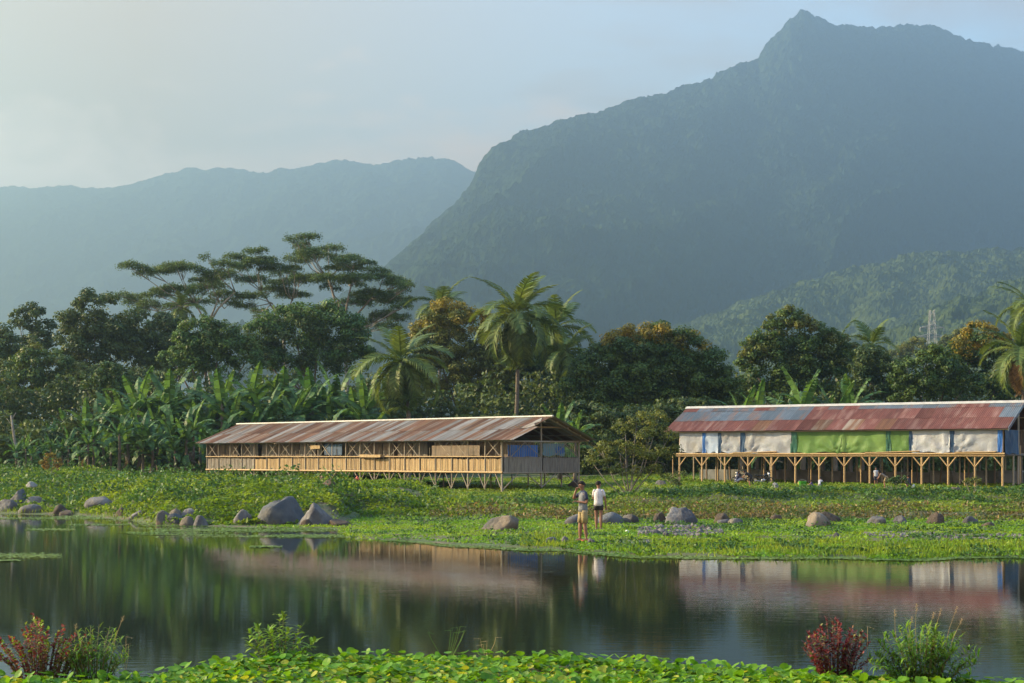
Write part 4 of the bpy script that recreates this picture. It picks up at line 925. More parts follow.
# ------------------------------------------------------------------ rocks
def rock_mesh(sx, sy, sz, seed, mat, sub=3, peak=0.0, rough=.15):
    bm = bmesh.new(); bmesh.ops.create_icosphere(bm, subdivisions=sub + 1 if sub > 1 else sub, radius=1); P = np.array([v.co[:] for v in bm.verts]); FF = np.array([[v.index for v in f.verts] for f in bm.faces]); bm.free()
    P /= np.linalg.norm(P, axis=1, keepdims=True); rng = np.random.default_rng(seed); ns = rand_dirs(11, rng); ds = rng.uniform(.50, .90, 11); o1, o2 = rng.uniform(0, 50, 2)
    q = P @ ns.T; r_ = np.where(q > 1e-3, ds / np.maximum(q, 1e-3), 9).min(1).clip(0, 1)      # flat broken faces
    r_ = .15 + .85 * r_ + (fbm(P[:, 0] * 1.8 + P[:, 2] + o1, P[:, 1] * 1.8 - P[:, 2] + o2, 4) - .5) * rough + (fbm(P[:, 0] * 6 + P[:, 2] * 4 + o2, P[:, 1] * 6 - P[:, 2] * 3 + o1, 2) - .5) * .09
    V = P * np.array([sx, sy, sz]) * r_[:, None]; up = P[:, 2].clip(0, 1)
    if peak: V[:, 0] = (V[:, 0] + peak * up * sx * .5) * (1 - .35 * up)
    V[:, 2] = V[:, 2].clip(-.25 * sz, None); zt = V[:, 2].max(); V[:, 2] = np.where(V[:, 2] > 0, V[:, 2] * (sz / max(zt, 1e-3)), V[:, 2])
    V[:, 0] *= sx / max(abs(V[:, 0]).max(), 1e-3)
    return mesh_np('rock', V, [FF], M[mat], smooth=sub > 1)
def rock(x0, x1, yt, yb, mat, label, seed, group=None, peak=0.0, sub=3, name='rock', depth=.8, cat='rock'):
    p = ground_hit((x0 + x1) / 2, yb); k = p.y / F; wx = (x1 - x0) * k / 2; hz_ = (yb - yt) * k / 1.02
    o = link(name, rock_mesh(wx * 1.05, wx * depth, hz_ * .98, seed, mat, sub, peak), None, (p.x, p.y + wx * depth * .7, p.z + hz_ * .02), (0, 0, 0))
    return tag(o, label, cat, group)
RK = [(251, 304, 496, 525, 'dark_rock', 'biggest dark boulder at the left waterline, beside a pale pointed one', .15), (294, 333, 502, 526, 'rock', 'grey pointed boulder right of the biggest dark boulder', -.2),
 (228, 253, 509, 524, 'rock', 'small brown-grey boulder just left of the biggest dark boulder', 0), (300, 312, 519, 526, 'brown_rock', 'small brown stone in the gap between the two big boulders', 0), (327, 350, 519, 526, 'brown_rock', 'low dark stone right of the grey pointed boulder', 0),
 (155, 172, 510, 524, 'tan_rock', 'orange-lit stone at the left side of the waterline cluster', 0), (164, 185, 513, 525, 'dark_rock', 'dark rounded stone in front of the waterline cluster', 0), (167, 184, 508, 519, 'tan_rock', 'tan stone at the back of the waterline cluster', 0),
 (180, 198, 508, 519, 'rock', 'grey stone at the back right of the waterline cluster', 0), (179, 195, 516, 527, 'tan_rock', 'bright orange-lit stone low at the front of the cluster', 0), (189, 207, 515, 526, 'rock', 'pale grey stone at the right end of the cluster', 0),
 (81, 119, 496, 508, 'rock', 'wide flat-topped pale rock on the grass left of the cluster', 0), (2, 29, 488, 506, 'dark_rock', 'dark slanted boulder at the far left bank', .3), (21, 44, 496, 506, 'rock', 'grey boulder right of the dark slanted one', 0),
 (-6, 18, 499, 512, 'rock', 'pale boulder cut by the left edge of the view', 0), (17, 42, 504, 513, 'rock', 'low wide stone at the waterline below the far left boulders', 0), (52, 70, 504, 515, 'brown_rock', 'small dark brown rock standing alone in the left shallows', 0), (58, 74, 510, 516, 'brown_rock', 'flat brown stone beside the lone rock in the shallows', 0),
 (112, 130, 507, 517, 'brown_rock', 'brown earthy rock left of the waterline cluster', 0), (127, 146, 510, 519, 'rock', 'low grey stone between the brown rock and the cluster', 0),
 (480, 526, 515, 531, 'tan_rock', 'long wedge-shaped tan and grey rock on the bright flat grass', .45), (564, 590, 514, 525, 'rock', 'grey rock right behind the boy in the grey shirt', 0), (590, 624, 512, 524, 'dark_rock', 'dark wide rock behind the boy in the white shirt', 0), (622, 639, 514, 524, 'rock', 'small grey rock right of the dark wide one', 0),
 (660, 700, 507, 525, 'rock', 'largest boulder on the right meadow, pinkish grey', .1), (650, 668, 512, 524, 'brown_rock', 'brown earthy hump at the left foot of the largest meadow boulder', .3), (714, 732, 513, 523, 'brown_rock', 'brown rock right of the largest meadow boulder', 0), (728, 744, 518, 525, 'dark_rock', 'low dark greenish rock beside the brown one', 0), (717, 733, 519, 524, 'rock', 'pale flat stone in front of the brown rock', 0),
 (770, 783, 514, 521, 'brown_rock', 'small dark stone alone on the middle of the right meadow', 0), (802, 832, 512, 527, 'tan_rock', 'pale lit rock with a slanted left face on the right meadow', .35), (818, 842, 511, 522, 'brown_rock', 'brown rock leaning behind the pale slanted one', 0),
 (868, 890, 516, 524, 'rock', 'low grey rock in the grass left of the dark brown stone', 0), (893, 910, 515, 524, 'rock', 'low greenish grey rock next to the low grey one', 0), (928, 946, 512, 524, 'brown_rock', 'rounded dark brown stone on the right meadow', 0), (963, 981, 516, 524, 'rock', 'pale oval stone near the right end of the meadow', 0),
 (980, 996, 522, 528, 'brown_rock', 'flat brown stone at the right below the pale oval one', 0), (831, 840, 532, 538, 'tan_rock', 'small whitish stone near the right shore', 0), (546, 558, 537, 544, 'dark_rock', 'small dark stone at the shore left of the boys', 0), (560, 569, 536, 544, 'rock', 'small grey stone at the shore beside the left boy', 0), (588, 596, 538, 544, 'rock', 'small grey stone right of the left boy\'s shoes', 0),
 (948, 962, 487, 492, 'tan_rock', 'tan flat stone on the lawn near the last shed posts', 0), (655, 670, 480, 486, 'rock', 'grey stone on the lawn below the shrub tree', 0), (320, 336, 478, 489, 'brown_rock', 'dark squat stump-like rock on the green mound before the left shed', 0), (568, 582, 479, 488, 'brown_rock', 'brown rock under the gable end of the left shed', 0)]
for i, q in enumerate(RK): rock(*q[:6], 200 + i, 'rocks on the bank', q[6], 3 if q[1] - q[0] > 14 else 2)
for i, (px, py) in enumerate([(700, 534), (718, 532), (742, 530), (1000, 535), (905, 545), (952, 541), (983, 537), (660, 541), (872, 549)]):
    rock(px - 3, px + 3, py - 3, py, 'tan_rock' if i % 2 else 'rock', ['pale stone at the right end of the pebble bank', 'light pebble-like stone beyond the pebble bank', 'small stone alone right of the pebble bank', 'small stone by the right edge of the shore', 'whitish stone on the shore below the dark brown rock', 'second whitish stone on the right shore, nearer the edge', 'small stone above the right shore gravel', 'small stone just below the pebble bank', 'small stone touching the water on the right shore'][i], 270 + i, 'small shore stones', 0, 1)
def pebbles(name, regions, n, seed, smin, smax, label):
    rng = np.random.default_rng(seed); b = bmesh.new(); bmesh.ops.create_icosphere(b, subdivisions=1, radius=1); T_ = np.array([v.co[:] for v in b.verts]); Fc = np.array([[v.index for v in f.verts] for f in b.faces]); b.free()
    Vs = []; Fs = []; c = 0
    for (x0, x1, y0, y1) in regions:
        for _ in range(n):
            u = rng.uniform(-1, 1); v = rng.uniform(-1, 1) * math.sqrt(1 - u * u * .8); p = ground_hit((x0 + x1) / 2 + u * (x1 - x0) / 2, (y0 + y1) / 2 + v * (y1 - y0) / 2)
            s_ = rng.uniform(smin, smax); V = T_ * rng.uniform(.6, 1.2, 3) * s_ * (1 + rng.normal(size=(len(T_), 1)) * .13) + np.array([p.x, p.y, p.z + s_ * .35])
            Vs.append(V); Fs.append(Fc + c); c += len(T_)
    return tag(link(name, mesh_np(name, np.concatenate(Vs), [np.concatenate(Fs)], M['rock'], smooth=False)), label, 'gravel', kind='stuff')
pebbles('pebble_bank', [(638, 722, 527, 537)], 420, 31, .035, .105, 'bank of grey fist-sized stones before the largest meadow boulder')
pebbles('shore_gravel', [(865, 935, 533, 538), (920, 1030, 535, 541), (610, 650, 541, 546)], 330, 32, .02, .07, 'strip of fine pale gravel along the right shore')

# ------------------------------------------------------------------ people
def skin_mesh(parent, name, nodes, edges, mat, sub=1):
    """nodes: name -> (x,y,z,r)"""
    bm = bmesh.new(); ly = bm.verts.layers.skin.verify(); idx = {}
    for k_, (x, y, z, r_) in nodes.items():
        v = bm.verts.new((x, y, z)); v[ly].radius = (r_, r_); idx[k_] = v
    bm.verts.ensure_lookup_table(); list(idx.values())[0][ly].use_root = True
    for a_, b_ in edges: bm.edges.new((idx[a_], idx[b_]))
    me = bpy.data.meshes.new(name); bm.to_mesh(me); bm.free(); me.materials.append(mat)
    o = link(name, me, parent); md = o.modifiers.new('skin', 'SKIN'); md.use_smooth_shade = True; md.branch_smoothing = .4
    s_ = o.modifiers.new('sub', 'SUBSURF'); s_.levels = sub; s_.render_levels = sub; return o
def person(label, loc, rz, Hh, J, cols, detail=True, head_yaw=0.0, group=None, hand_curl=.5):
    """J: joints in units of body height, x to the person's right, y forward"""
    o = empty('person', loc, rz, label=label, cat='person', group=group)
    S = lambda p, r_: (p[0] * Hh, p[1] * Hh, p[2] * Hh, r_ * Hh)
    n = {}; e = []
    def put(k_, p, r_, par=None):
        n[k_] = S(p, r_)
        if par: e.append((par, k_))
    lerp = lambda a_, b_, q: tuple(a_[i] + (b_[i] - a_[i]) * q for i in range(3))
    put('pelvis', J['pelvis'], .062); put('waist', lerp(J['pelvis'], J['chest'], .5), .058, 'pelvis'); put('chest', J['chest'], .068, 'waist'); put('neck', J['neck'], .030, 'chest')
    hd = J['head']; nk = J['neck']; put('jaw', lerp(nk, hd, .45), .038, 'neck'); put('head', hd, .055, 'jaw'); up = Vector(hd) - Vector(nk); up.normalize(); tp = Vector(hd) + up * .035; put('crown', tp, .040, 'head')
    for s, q in ((-1, 'l'), (1, 'r')):
        put('sh' + q, J['sh' + q], .036, 'chest'); put('el' + q, J['el' + q], .024, 'sh' + q); put('wr' + q, J['wr' + q], .0165, 'el' + q)
        put('hip' + q, J['hip' + q], .052, 'pelvis'); put('kn' + q, J['kn' + q], .034, 'hip' + q); cf = lerp(J['kn' + q], J['an' + q], .35); put('cf' + q, cf, .037, 'kn' + q); put('an' + q, J['an' + q], .019, 'cf' + q)
        f = J.get('toe' + q) or (J['an' + q][0], J['an' + q][1] + .085, J['an' + q][2] - .028); put('toe' + q, f, .017, 'an' + q)
        d = Vector(J['wr' + q]) - Vector(J['el' + q]); d.normalize(); side = d.cross(Vector((0, 0, 1)));
        if side.length < .1: side = Vector((0, 1, 0))
        side.normalize(); palm_ = Vector(J['wr' + q]) + d * .035; put('pa' + q, palm_, .017, 'wr' + q)
        if detail:
            nrm = d.cross(side)
            for m_ in range(4):
                off = side * (m_ - 1.5) * .012; ln = (.040, .046, .043, .034)[m_]; a0 = palm_ + d * .022 + off; a1 = a0 + (d * (1 - hand_curl * .4) + nrm * hand_curl) * ln * .6; a2 = a1 + (d * (1 - hand_curl) + nrm * hand_curl) * ln * .5
                put('f%d%s' % (m_, q), a0, .0062, 'pa' + q); put('g%d%s' % (m_, q), a1, .0056, 'f%d%s' % (m_, q)); put('h%d%s' % (m_, q), a2, .0045, 'g%d%s' % (m_, q))
            t0 = Vector(J['wr' + q]) + d * .02 - side * .018; t1 = t0 + d * .02 - side * .014; put('t0' + q, t0, .0075, 'pa' + q); put('t1' + q, t1 + d * .012, .006, 't0' + q)
    body = skin_mesh(o, 'body', n, e, M['skin'], 1)
    HV = Vector(hd) * Hh; fw = Matrix.Rotation(head_yaw, 3, 'Z'); hh = Hh * .058
    P = lambda x, y, z: HV + fw @ Vector((x, y, z)) * hh
    # hair: cap over skull, open at the face
    mb = MB(); rings = []
    for j in range(7):
        th = j / 6 * 1.75; rr_ = math.sin(th) * 1.12; zz = math.cos(th) * 1.22 + .12; rg_ = []
        for k_ in range(12):
            a_ = 2 * math.pi * k_ / 12; x, y = math.cos(a_) * rr_, math.sin(a_) * rr_ * 1.1 - .08; z = zz
            if y > .35 and z < .62: z = .58; y = min(y, .74)
            rg_.append(P(x * .93, y, z))
        rings.append(rg_)
    mb.loft(rings, False); mb.build('hair', M['hair'], o, True)
    if detail:
        mb = MB(); mb.loft([[P(x, y, z) for x, y, z in ((-.10, .86, .12), (.10, .86, .12), (0, .92, .18))], [P(x, y, z) for x, y, z in ((-.17, .86, -.22), (.17, .86, -.22), (0, 1.18, -.16))]]); mb.build('nose', M['skin'], o, True)
        for s in (-1, 1):
            mb = MB(); c = P(s * .34, .90, .10); mb.loft([ring(c + fw @ Vector((0, q * .1 * hh, 0)), .13 * hh * w_, .08 * hh * w_, 8, fw.to_4x4().to_3x3() @ Matrix.Rotation(R(90), 3, 'X')) for q, w_ in ((-1, 1), (.3, .9), (.8, .3))]); mb.build('eye', M['eye'], o, True)
            mb = MB(); mb.loft([ring(P(s * (.93 + q * .08), -.05 - q * .1, -.02), .05 * hh + .12 * hh * w_, .24 * hh * w_ + .02 * hh, 8, Matrix.Rotation(R(90), 3, 'X')) for q, w_ in ((0, .7), (1, 1), (2, .6))]); mb.build('ear', M['skin'], o, True)
        mb = MB(); mb.box(-.26 * hh, .26 * hh, -.03 * hh, .03 * hh, -.045 * hh, .045 * hh); mo = mb.build('mouth', M['maroon'], o); mo.location = P(0, .88, -.48); mo.rotation_euler = (0, 0, head_yaw)
    # shirt: lofted torso and sleeves
    def axis_ring(c, ax, rx, ry, nn=12, side=None):
        ax = Vector(ax).normalized(); sd_ = side.copy() if side else Vector((1, 0, 0)); sd_ = (sd_ - ax * sd_.dot(ax)).normalized(); f_ = ax.cross(sd_)
        return [Vector(c) * Hh + (sd_ * math.cos(2 * math.pi * k_ / nn) * rx + f_ * math.sin(2 * math.pi * k_ / nn) * ry) * Hh for k_ in range(nn)]
    pe, ch, ne = Vector(J['pelvis']), Vector(J['chest']), Vector(J['neck']); sax = (Vector(J['shr']) - Vector(J['shl'])).normalized()
    if cols.get('shirt'):
        ax = (ne - pe).normalized(); mb = MB(); Tq = lambda q: pe.lerp(ch, q) if q <= 1 else ch.lerp(ne, q - 1)
        rs = [(-.18, .098, .075), (.1, .094, .072), (.5, .090, .068), (.9, .098, .072), (1.25, .104, .070), (1.6, .088, .056), (1.85, .048, .042), (1.97, .036, .036)]
        mb.loft([axis_ring(Tq(q), ax, rx, ry, 14, sax) for q, rx, ry in rs])
        m2 = mb.mesh('shirt', [M[cols['shirt']]], True); so_ = link('shirt', m2, o)
        mb = MB(); mb.cur = 0
        for q in 'lr':
            a_, b_ = Vector(J['sh' + q]), Vector(J['el' + q]); c_ = a_ + (a_ - ch) * -.15
            sy_ = Vector((0, 1, .1)); i_ = Vector((ch.x, ch.y, a_.z)); mb.loft([axis_ring(a_.lerp(i_, .45), (a_ - i_) + (b_ - a_) * .2, .036, .040, 10, sy_), axis_ring(a_.lerp(i_, .10), (a_ - i_) + (b_ - a_) * .7, .036, .036, 10, sy_), axis_ring(a_.lerp(b_, .25), b_ - a_, .034, .034, 10, sy_), axis_ring(a_.lerp(b_, .45), b_ - a_, .032, .033, 10, sy_), axis_ring(a_.lerp(b_, .68), b_ - a_, .033, .034, 10, sy_)])
        mb.build('sleeves', M[cols.get('sleeve', cols['shirt'])], o, True)
    if cols.get('shorts'):
        mb = MB(); ln = cols.get('shorts_len', .9)
        mb.loft([axis_ring(pe + Vector((0, 0, q)), (0, 0, 1), rx, ry, 14, sax) for q, rx, ry in ((.055, .082, .062), (.0, .094, .072), (-.045, .096, .074), (-.07, .08, .06))])
        for q in 'lr':
            a_, b_ = Vector(J['hip' + q]), Vector(J['kn' + q])
            mb.loft([axis_ring(a_.lerp(b_, t_), b_ - a_, r_, r_ * 1.02, 12, Vector((1, 0, 0))) for t_, r_ in ((-.08, .052), (.1, .057), (.5 * ln, .052), (ln, .052))])
        mb.build('shorts', M[cols['shorts']], o, True)
    if cols.get('shoes'):
        for q in 'lr':
            a_ = Vector(J['an' + q]); t_ = Vector(J.get('toe' + q) or (a_.x, a_.y + .085, a_.z - .028)); mb = MB(); dd = (t_ - a_); dd.z = 0; dd.normalize(); zb = -.036
            mb.loft([axis_ring(Vector((a_.x, a_.y, a_.z + zb)) + dd * f_ + Vector((0, 0, h_)), dd, w_, w2, 10, Vector((1, 0, 0)) if abs(dd.x) < .8 else Vector((0, 1, 0))) for f_, h_, w_, w2 in ((-.03, .016, .016, .018), (-.01, .018, .022, .024), (.04, .012, .024, .018), (.07, .010, .021, .013), (.088, .008, .012, .008))]); mb.build('shoe', M[cols['shoes']], o, True)
    return o
STAND = dict(pelvis=(0, 0, .53), chest=(0, 0, .73), neck=(0, .005, .845), head=(0, .015, .93), shl=(-.092, 0, .80), shr=(.092, 0, .80), ell=(-.118, -.01, .63), elr=(.118, -.01, .63), wrl=(-.12, .04, .48), wrr=(.12, .04, .48), hipl=(-.05, 0, .50), hipr=(.05, 0, .50), knl=(-.055, .01, .285), knr=(.055, .01, .285), anl=(-.06, -.01, .045), anr=(.06, -.01, .045))
def J_(**k_): d = dict(STAND); d.update(k_); return d
p1 = ground_hit(583, 541.5); p2 = ground_hit(598.5, 530)
person('boy in a grey and navy shirt and khaki shorts, hand raised to his mouth', p1, R(112), 60 * p1.y / F * 1.01,
       J_(elr=(.10, .13, .70), wrr=(.035, .115, .83), ell=(-.125, -.02, .64), wrl=(-.01, .10, .66), head=(0, .03, .925), anl=(-.055, -.04, .045), anr=(.055, .03, .045), knl=(-.055, -.01, .285), knr=(.055, .025, .285)),
       dict(shirt='grey_shirt', sleeve='navy', shorts='khaki', shorts_len=.88, shoes='coral'), head_yaw=.2, hand_curl=.7)
person('boy in a white T-shirt and short dark shorts seen from behind', p2, R(-12), 48.5 * p2.y / F * 1.01,
       J_(elr=(.135, .0, .63), wrr=(.15, .03, .49), ell=(-.12, .05, .64), wrl=(-.07, .15, .60), anl=(-.045, .02, .045), anr=(.05, -.02, .045), knl=(-.05, .02, .285), knr=(.052, .0, .285)),
       dict(shirt='white_shirt', shorts='black_cloth', shorts_len=.42, shoes='brown_cloth'), head_yaw=-.75)
SQUAT = J_(pelvis=(0, -.06, .16), chest=(0, .02, .34), neck=(0, .06, .45), head=(0, .09, .53), shl=(-.095, .04, .41), shr=(.095, .04, .41), ell=(-.12, .16, .32), elr=(.12, .16, .32), wrl=(-.05, .26, .28), wrr=(.05, .26, .28), hipl=(-.05, -.05, .14), hipr=(.05, -.05, .14), knl=(-.08, .17, .27), knr=(.08, .17, .27), anl=(-.06, .03, .045), anr=(.06, .03, .045))
BEND = J_(pelvis=(0, -.05, .50), chest=(0, .13, .62), neck=(0, .22, .68), head=(0, .29, .72), shl=(-.095, .19, .66), shr=(.095, .19, .66), ell=(-.11, .26, .52), elr=(.11, .28, .54), wrl=(-.05, .32, .42), wrr=(.05, .36, .45), hipl=(-.05, -.04, .47), hipr=(.05, -.04, .47), knl=(-.06, .02, .27), knr=(.06, .04, .27), anl=(-.07, -.02, .045), anr=(.07, .02, .045))
def small(px, py, hpx, J, rz, cols, label, frac=1.0):
    p = ground_hit(px, py); person(label, p, R(rz), hpx * p.y / F / frac, J, cols, detail=False, group='people near the sheds')
small(251, 474, 18, J_(), 60, dict(shirt='maroon', shorts='maroon', shoes='black_cloth'), 'person in dark red clothes in the greenery before the left shed')
small(323, 483, 10, SQUAT, 120, dict(shirt='brown_cloth', shorts='khaki'), 'crouching person in light brown under the middle of the left shed', .6)
small(358, 484, 10, SQUAT, 100, dict(shirt='coral', shorts='brown_cloth'), 'crouching person in faded coral under the left shed', .6)
small(750, 487, 17, BEND, 80, dict(shirt='black_cloth', shorts='black_cloth', shoes='black_cloth'), 'person in black bending over beside the parked motorbikes', .8)
small(737, 484, 13, SQUAT, -70, dict(shirt='navy', shorts='pale_cloth'), 'person in navy crouching left of the person in black', .6)
small(812, 489, 9, SQUAT, 90, dict(shirt='purple', shorts='purple'), 'child in dark purple crouching beside the green bucket', .6)
small(820, 488, 11, SQUAT, -30, dict(shirt='pale_cloth', shorts='black_cloth'), 'person in pale grey sitting right of the purple child', .6)
small(876, 486, 19, J_(), 170, dict(shirt='pale_cloth', shorts='navy', shoes='black_cloth'), 'person in pale blue-grey standing under the right shed')
small(885, 488, 17, BEND, 70, dict(shirt='brown_cloth', shorts='khaki', shoes='brown_cloth'), 'person in brown leaning forward beside the person in blue-grey', .8)
small(909, 488, 13, SQUAT, 20, dict(shirt='black_cloth', shorts='black_cloth'), 'person in black squatting right of the green bush', .6)
# bucket, basin, sacks, bird, motorbikes
def bucket(px, py, r_, h_, mat, label, name, cat):
    p = ground_hit(px, py); o = empty(name, p, label=label, cat=cat); mb = MB()
    mb.loft([ring((0, 0, z), q, q, 14) for z, q in ((0, r_ * .75), (h_, r_), (h_ + .01, r_ * 1.06), (h_ + .01, r_ * .94), (.02, r_ * .70))]); mb.build('shell', M[mat], o, True)
    mb = MB(); mb.tube([(r_ * math.cos(a_), 0, h_ + r_ * .8 * math.sin(a_) * .5) for a_ in np.linspace(0, math.pi, 9)], .008, 5); mb.build('handle', M['chrome'], o)
bucket(802.5, 488, .19, .30, 'plastic_green', 'bright green plastic bucket on the lawn before the shed', 'bucket', 'bucket')
bucket(804.5, 491, .17, .11, 'plastic_teal', 'turquoise plastic basin in front of the green bucket', 'basin', 'basin')
bucket(799.5, 487, .08, .22, 'yellow_plastic', 'small pale yellow container left of the green bucket', 'small_bucket', 'bucket')
for px, py, s_, mt, lb in ((774.5, 489, .20, 'sackcloth', 'upright grey-white sack on the lawn right of the motorbikes'), (914, 488, .12, 'white_plastic', 'small white sack beside the squatting person in black'), (26, 490, .28, 'sackcloth', 'whitish sack lying on the far left boulders'), (664, 521, .16, 'tarp_white', 'pale crumpled bag leaning on the largest meadow boulder'), (627, 533, .09, 'white_plastic', 'small white crumpled bag on the grass right of the boys')):
    p = ground_hit(px, py if px > 40 else 500); z = p.z + (0.55 if px < 40 else 0); me = rock_mesh(s_, s_ * .8, s_ * (1.3 if px > 700 else .8), int(px), mt, 2, .2, .5)
    o = link('sack', me, None, (p.x, p.y + (.9 if px < 40 else -.55 if px == 664 else 0), z + s_ * .3)); tag(o, lb, 'sack')
def motorbike(px, py, rz, label, s_=.62):
    p = ground_hit(px, py); o = empty('motorbike', p, R(rz), label=label, cat='motorbike', group='motorbikes parked at the right shed'); o.scale = (s_,) * 3
    for x in (-.62, .62):
        mb = MB(); mb.loft([[Vector((x + (.29 + .045 * math.cos(b_)) * math.cos(a_), .045 * math.sin(b_), .30 + (.29 - .02 + .045 * math.cos(b_)) * math.sin(a_))) for b_ in np.linspace(0, 2 * math.pi, 7)[:-1]] for a_ in np.linspace(0, 2 * math.pi, 19)], False)
        wl2 = mb.build('wheel', M['tyre'], o, True); mb = MB()
        for k_ in range(8): a_ = k_ * math.pi / 4; mb.tube([(x, 0, .30), (x + .27 * math.cos(a_), 0, .30 + .26 * math.sin(a_))], .008, 4)
        mb.tube([(x, -.06, .30), (x, .06, .30)], .04, 8); mb.build('spokes', M['chrome'], wl2)
    mb = MB(); mb.tube([(-.62, .07, .30), (-.2, .08, .42), (.1, .06, .62), (.42, .03, .80)], .028, 6); mb.tube([(-.62, -.07, .30), (-.2, -.08, .42), (.1, -.06, .62)], .028, 6); mb.tube([(-.2, 0, .35), (.15, 0, .30), (.40, 0, .75)], .03, 6); mb.build('frame', M['black_metal'], o, True)
    MB().loft([ring((x, 0, .38), .001 + w_ * .12, w_ * .15, 8, Matrix.Rotation(R(90), 3, 'Y')) for x, w_ in ((-.15, .3), (-.08, 1), (.12, 1), (.22, .4))]).build('engine', M['chrome'], o, True)
    MB().loft([ring((x, 0, z), a_, b_, 8, Matrix.Rotation(R(90), 3, 'Y')) for x, z, a_, b_ in ((.02, .70, .05, .08), (.12, .76, .10, .13), (.32, .80, .10, .12), (.44, .80, .04, .05))]).build('tank', M['black_metal'], o, True)
    MB().loft([ring((x, 0, z), a_, b_, 8, Matrix.Rotation(R(90), 3, 'Y')) for x, z, a_, b_ in ((-.72, .80, .02, .07), (-.6, .76, .05, .13), (-.2, .73, .05, .14), (.06, .74, .03, .07))]).build('seat', M['black_cloth'], o, True)
    mb = MB(); mb.tube([(.62, .08, .30), (.42, .08, .98)], .022, 6); mb.tube([(.62, -.08, .30), (.42, -.08, .98)], .022, 6); mb.build('fork', M['chrome'], o, True)
    mb = MB(); mb.tube([(.30, -.36, 1.02), (.40, -.15, 1.03), (.42, 0, .98), (.40, .15, 1.03), (.30, .36, 1.02)], .014, 6); mb.build('handlebar', M['black_metal'], o, True)
    MB().loft([ring((x, 0, .88), r_, r_, 10, Matrix.Rotation(R(90), 3, 'Y')) for x, r_ in ((.44, .05), (.50, .09), (.54, .085))]).build('headlight', M['chrome'], o, True)
    MB().loft([ring((x, -.12, z), .035, .035, 8, Matrix.Rotation(R(90), 3, 'Y')) for x, z in ((-.75, .36), (-.2, .30), (.05, .28))]).build('exhaust', M['chrome'], o, True)
motorbike(763, 485, 12, 'dark motorbike parked side-on between two shed posts')
motorbike(742, 484, -165, 'second dark motorbike half hidden by the people left of the first')

# ------------------------------------------------------------------ ground vegetation
def scatter(name, n, pxr, yr, mask, lmin, lmax, asp, mat, seed, hmin=.0, hmax=.15, up=.6, label=None, ypow=1.0, clump=0.0, blade=False):
    rng = np.random.default_rng(seed); Y = yr[0] + (yr[1] - yr[0]) * rng.random(n) ** ypow; PX = rng.uniform(pxr[0], pxr[1], n); X = (PX - 512) / F * Y
    k_ = mask(X, Y, PX, rng); X, Y, PX = X[k_], Y[k_], PX[k_]; Z = terrain(X, Y); m = len(X)
    hc = fbm(X * 1.1, Y * .9, 3, seed) if clump else np.full(m, .5)
    Hh = (hmin + (hmax - hmin) * rng.random(m)) * (1 + clump * (hc - .5) * 4).clip(.15, 3)
    C = np.stack([X, Y, Z + Hh], 1); L_ = rng.uniform(lmin, lmax, m)
    if blade:
        A = np.stack([rng.normal(size=m) * .45, rng.normal(size=m) * .45, np.ones(m)], 1); Nn = np.stack([rng.normal(size=m), rng.normal(size=m) - .6, np.zeros(m)], 1); C[:, 2] = Z + L_ * .42
    else: A = None; Nn = rng.normal(size=(m, 3)) * .55 + np.array([0, 0, up])
    Nn /= np.linalg.norm(Nn, axis=1, keepdims=True); V, Fc = diamonds(C, Nn, L_, L_ * asp, rng, A)
    return tag(link(name, mesh_np(name, V, [Fc], mat)), label, 'ground cover', kind='stuff')
def above(X, Y, PX, lo=0.0): return Y - interp(PX, SHORE) - (fbm(X * .25, Y * .25, 3, 3) - .5) * 3.0
def rise_(X, Y, PX): return Y - interp(PX, RISE) - (fbm(X * .2, Y * .2, 3, 8) - .5) * 3.0
def m_vine(X, Y, PX, rng): return (rise_(X, Y, PX) > 0) & (PX < 455 + rng.normal(size=len(X)) * 12 - np.clip(Y - 66, 0, 30) * 2.0) & (fbm(X * .5, Y * .5, 3, 71) > .30)
scatter('creeping_vines', 235000, (-160, 520), (55, 112), m_vine, .09, .18, .72, M['vine'], 81, .0, .20, .8, 'bright green creeping vines covering the left bank mounds', 1.15, .8)
scatter('tall_weeds', 40000, (-60, 560), (62, 108), lambda X, Y, PX, rng: (rise_(X, Y, PX) > 2) & ((PX < 300) | (Y < 72)) & (PX < 440) & (fbm(X * .22, Y * .35, 3, 72) > .53), .14, .26, .5, M['vine_dark'], 82, .1, .5, .3, 'darker leafy weeds in drifts on the left bank', 1.1, .9)
scatter('bright_flat_meadow', 150000, (140, 1290), (38, 64), lambda X, Y, PX, rng: (above(X, Y, PX) > -.25) & (rise_(X, Y, PX) < 1.2) & ((above(X, Y, PX) > .9) | (fbm(X * .9, Y * .9, 3, 79) > .47)) & ((fbm(X * .45, Y * .7, 4, 80) > .36) | (rng.random(len(X)) < .25)), .05, .12, .55, M['meadow'], 83, .0, .06, .9, 'bright lime green low growth on the flat shore', 1.2, .4)
scatter('dark_tufts', 72000, (350, 1290), (38.5, 62), lambda X, Y, PX, rng: (above(X, Y, PX) > .1) & (rise_(X, Y, PX) < .5) & (fbm(X * 1.1, Y * .8, 4, 82) > .60), .07, .15, .5, M['vine_dark'], 94, .02, .13, .6, 'darker leafy tufts dotted over the flat shore', 1.1, .5)
scatter('shore_grass', 25000, (520, 1290), (37.5, 50), lambda X, Y, PX, rng: (above(X, Y, PX) > -.15) & (above(X, Y, PX) < 6) & ((abs(PX - 590) > 16) | (Y > 47.5)) & (rng.random(len(X)) < .4 + .6 * (fbm(X * .6, Y * .6, 3, 73) > .5)), .09, .22, .16, M['grass'], 84, blade=True, label='taller grass and weeds along the right waterline')
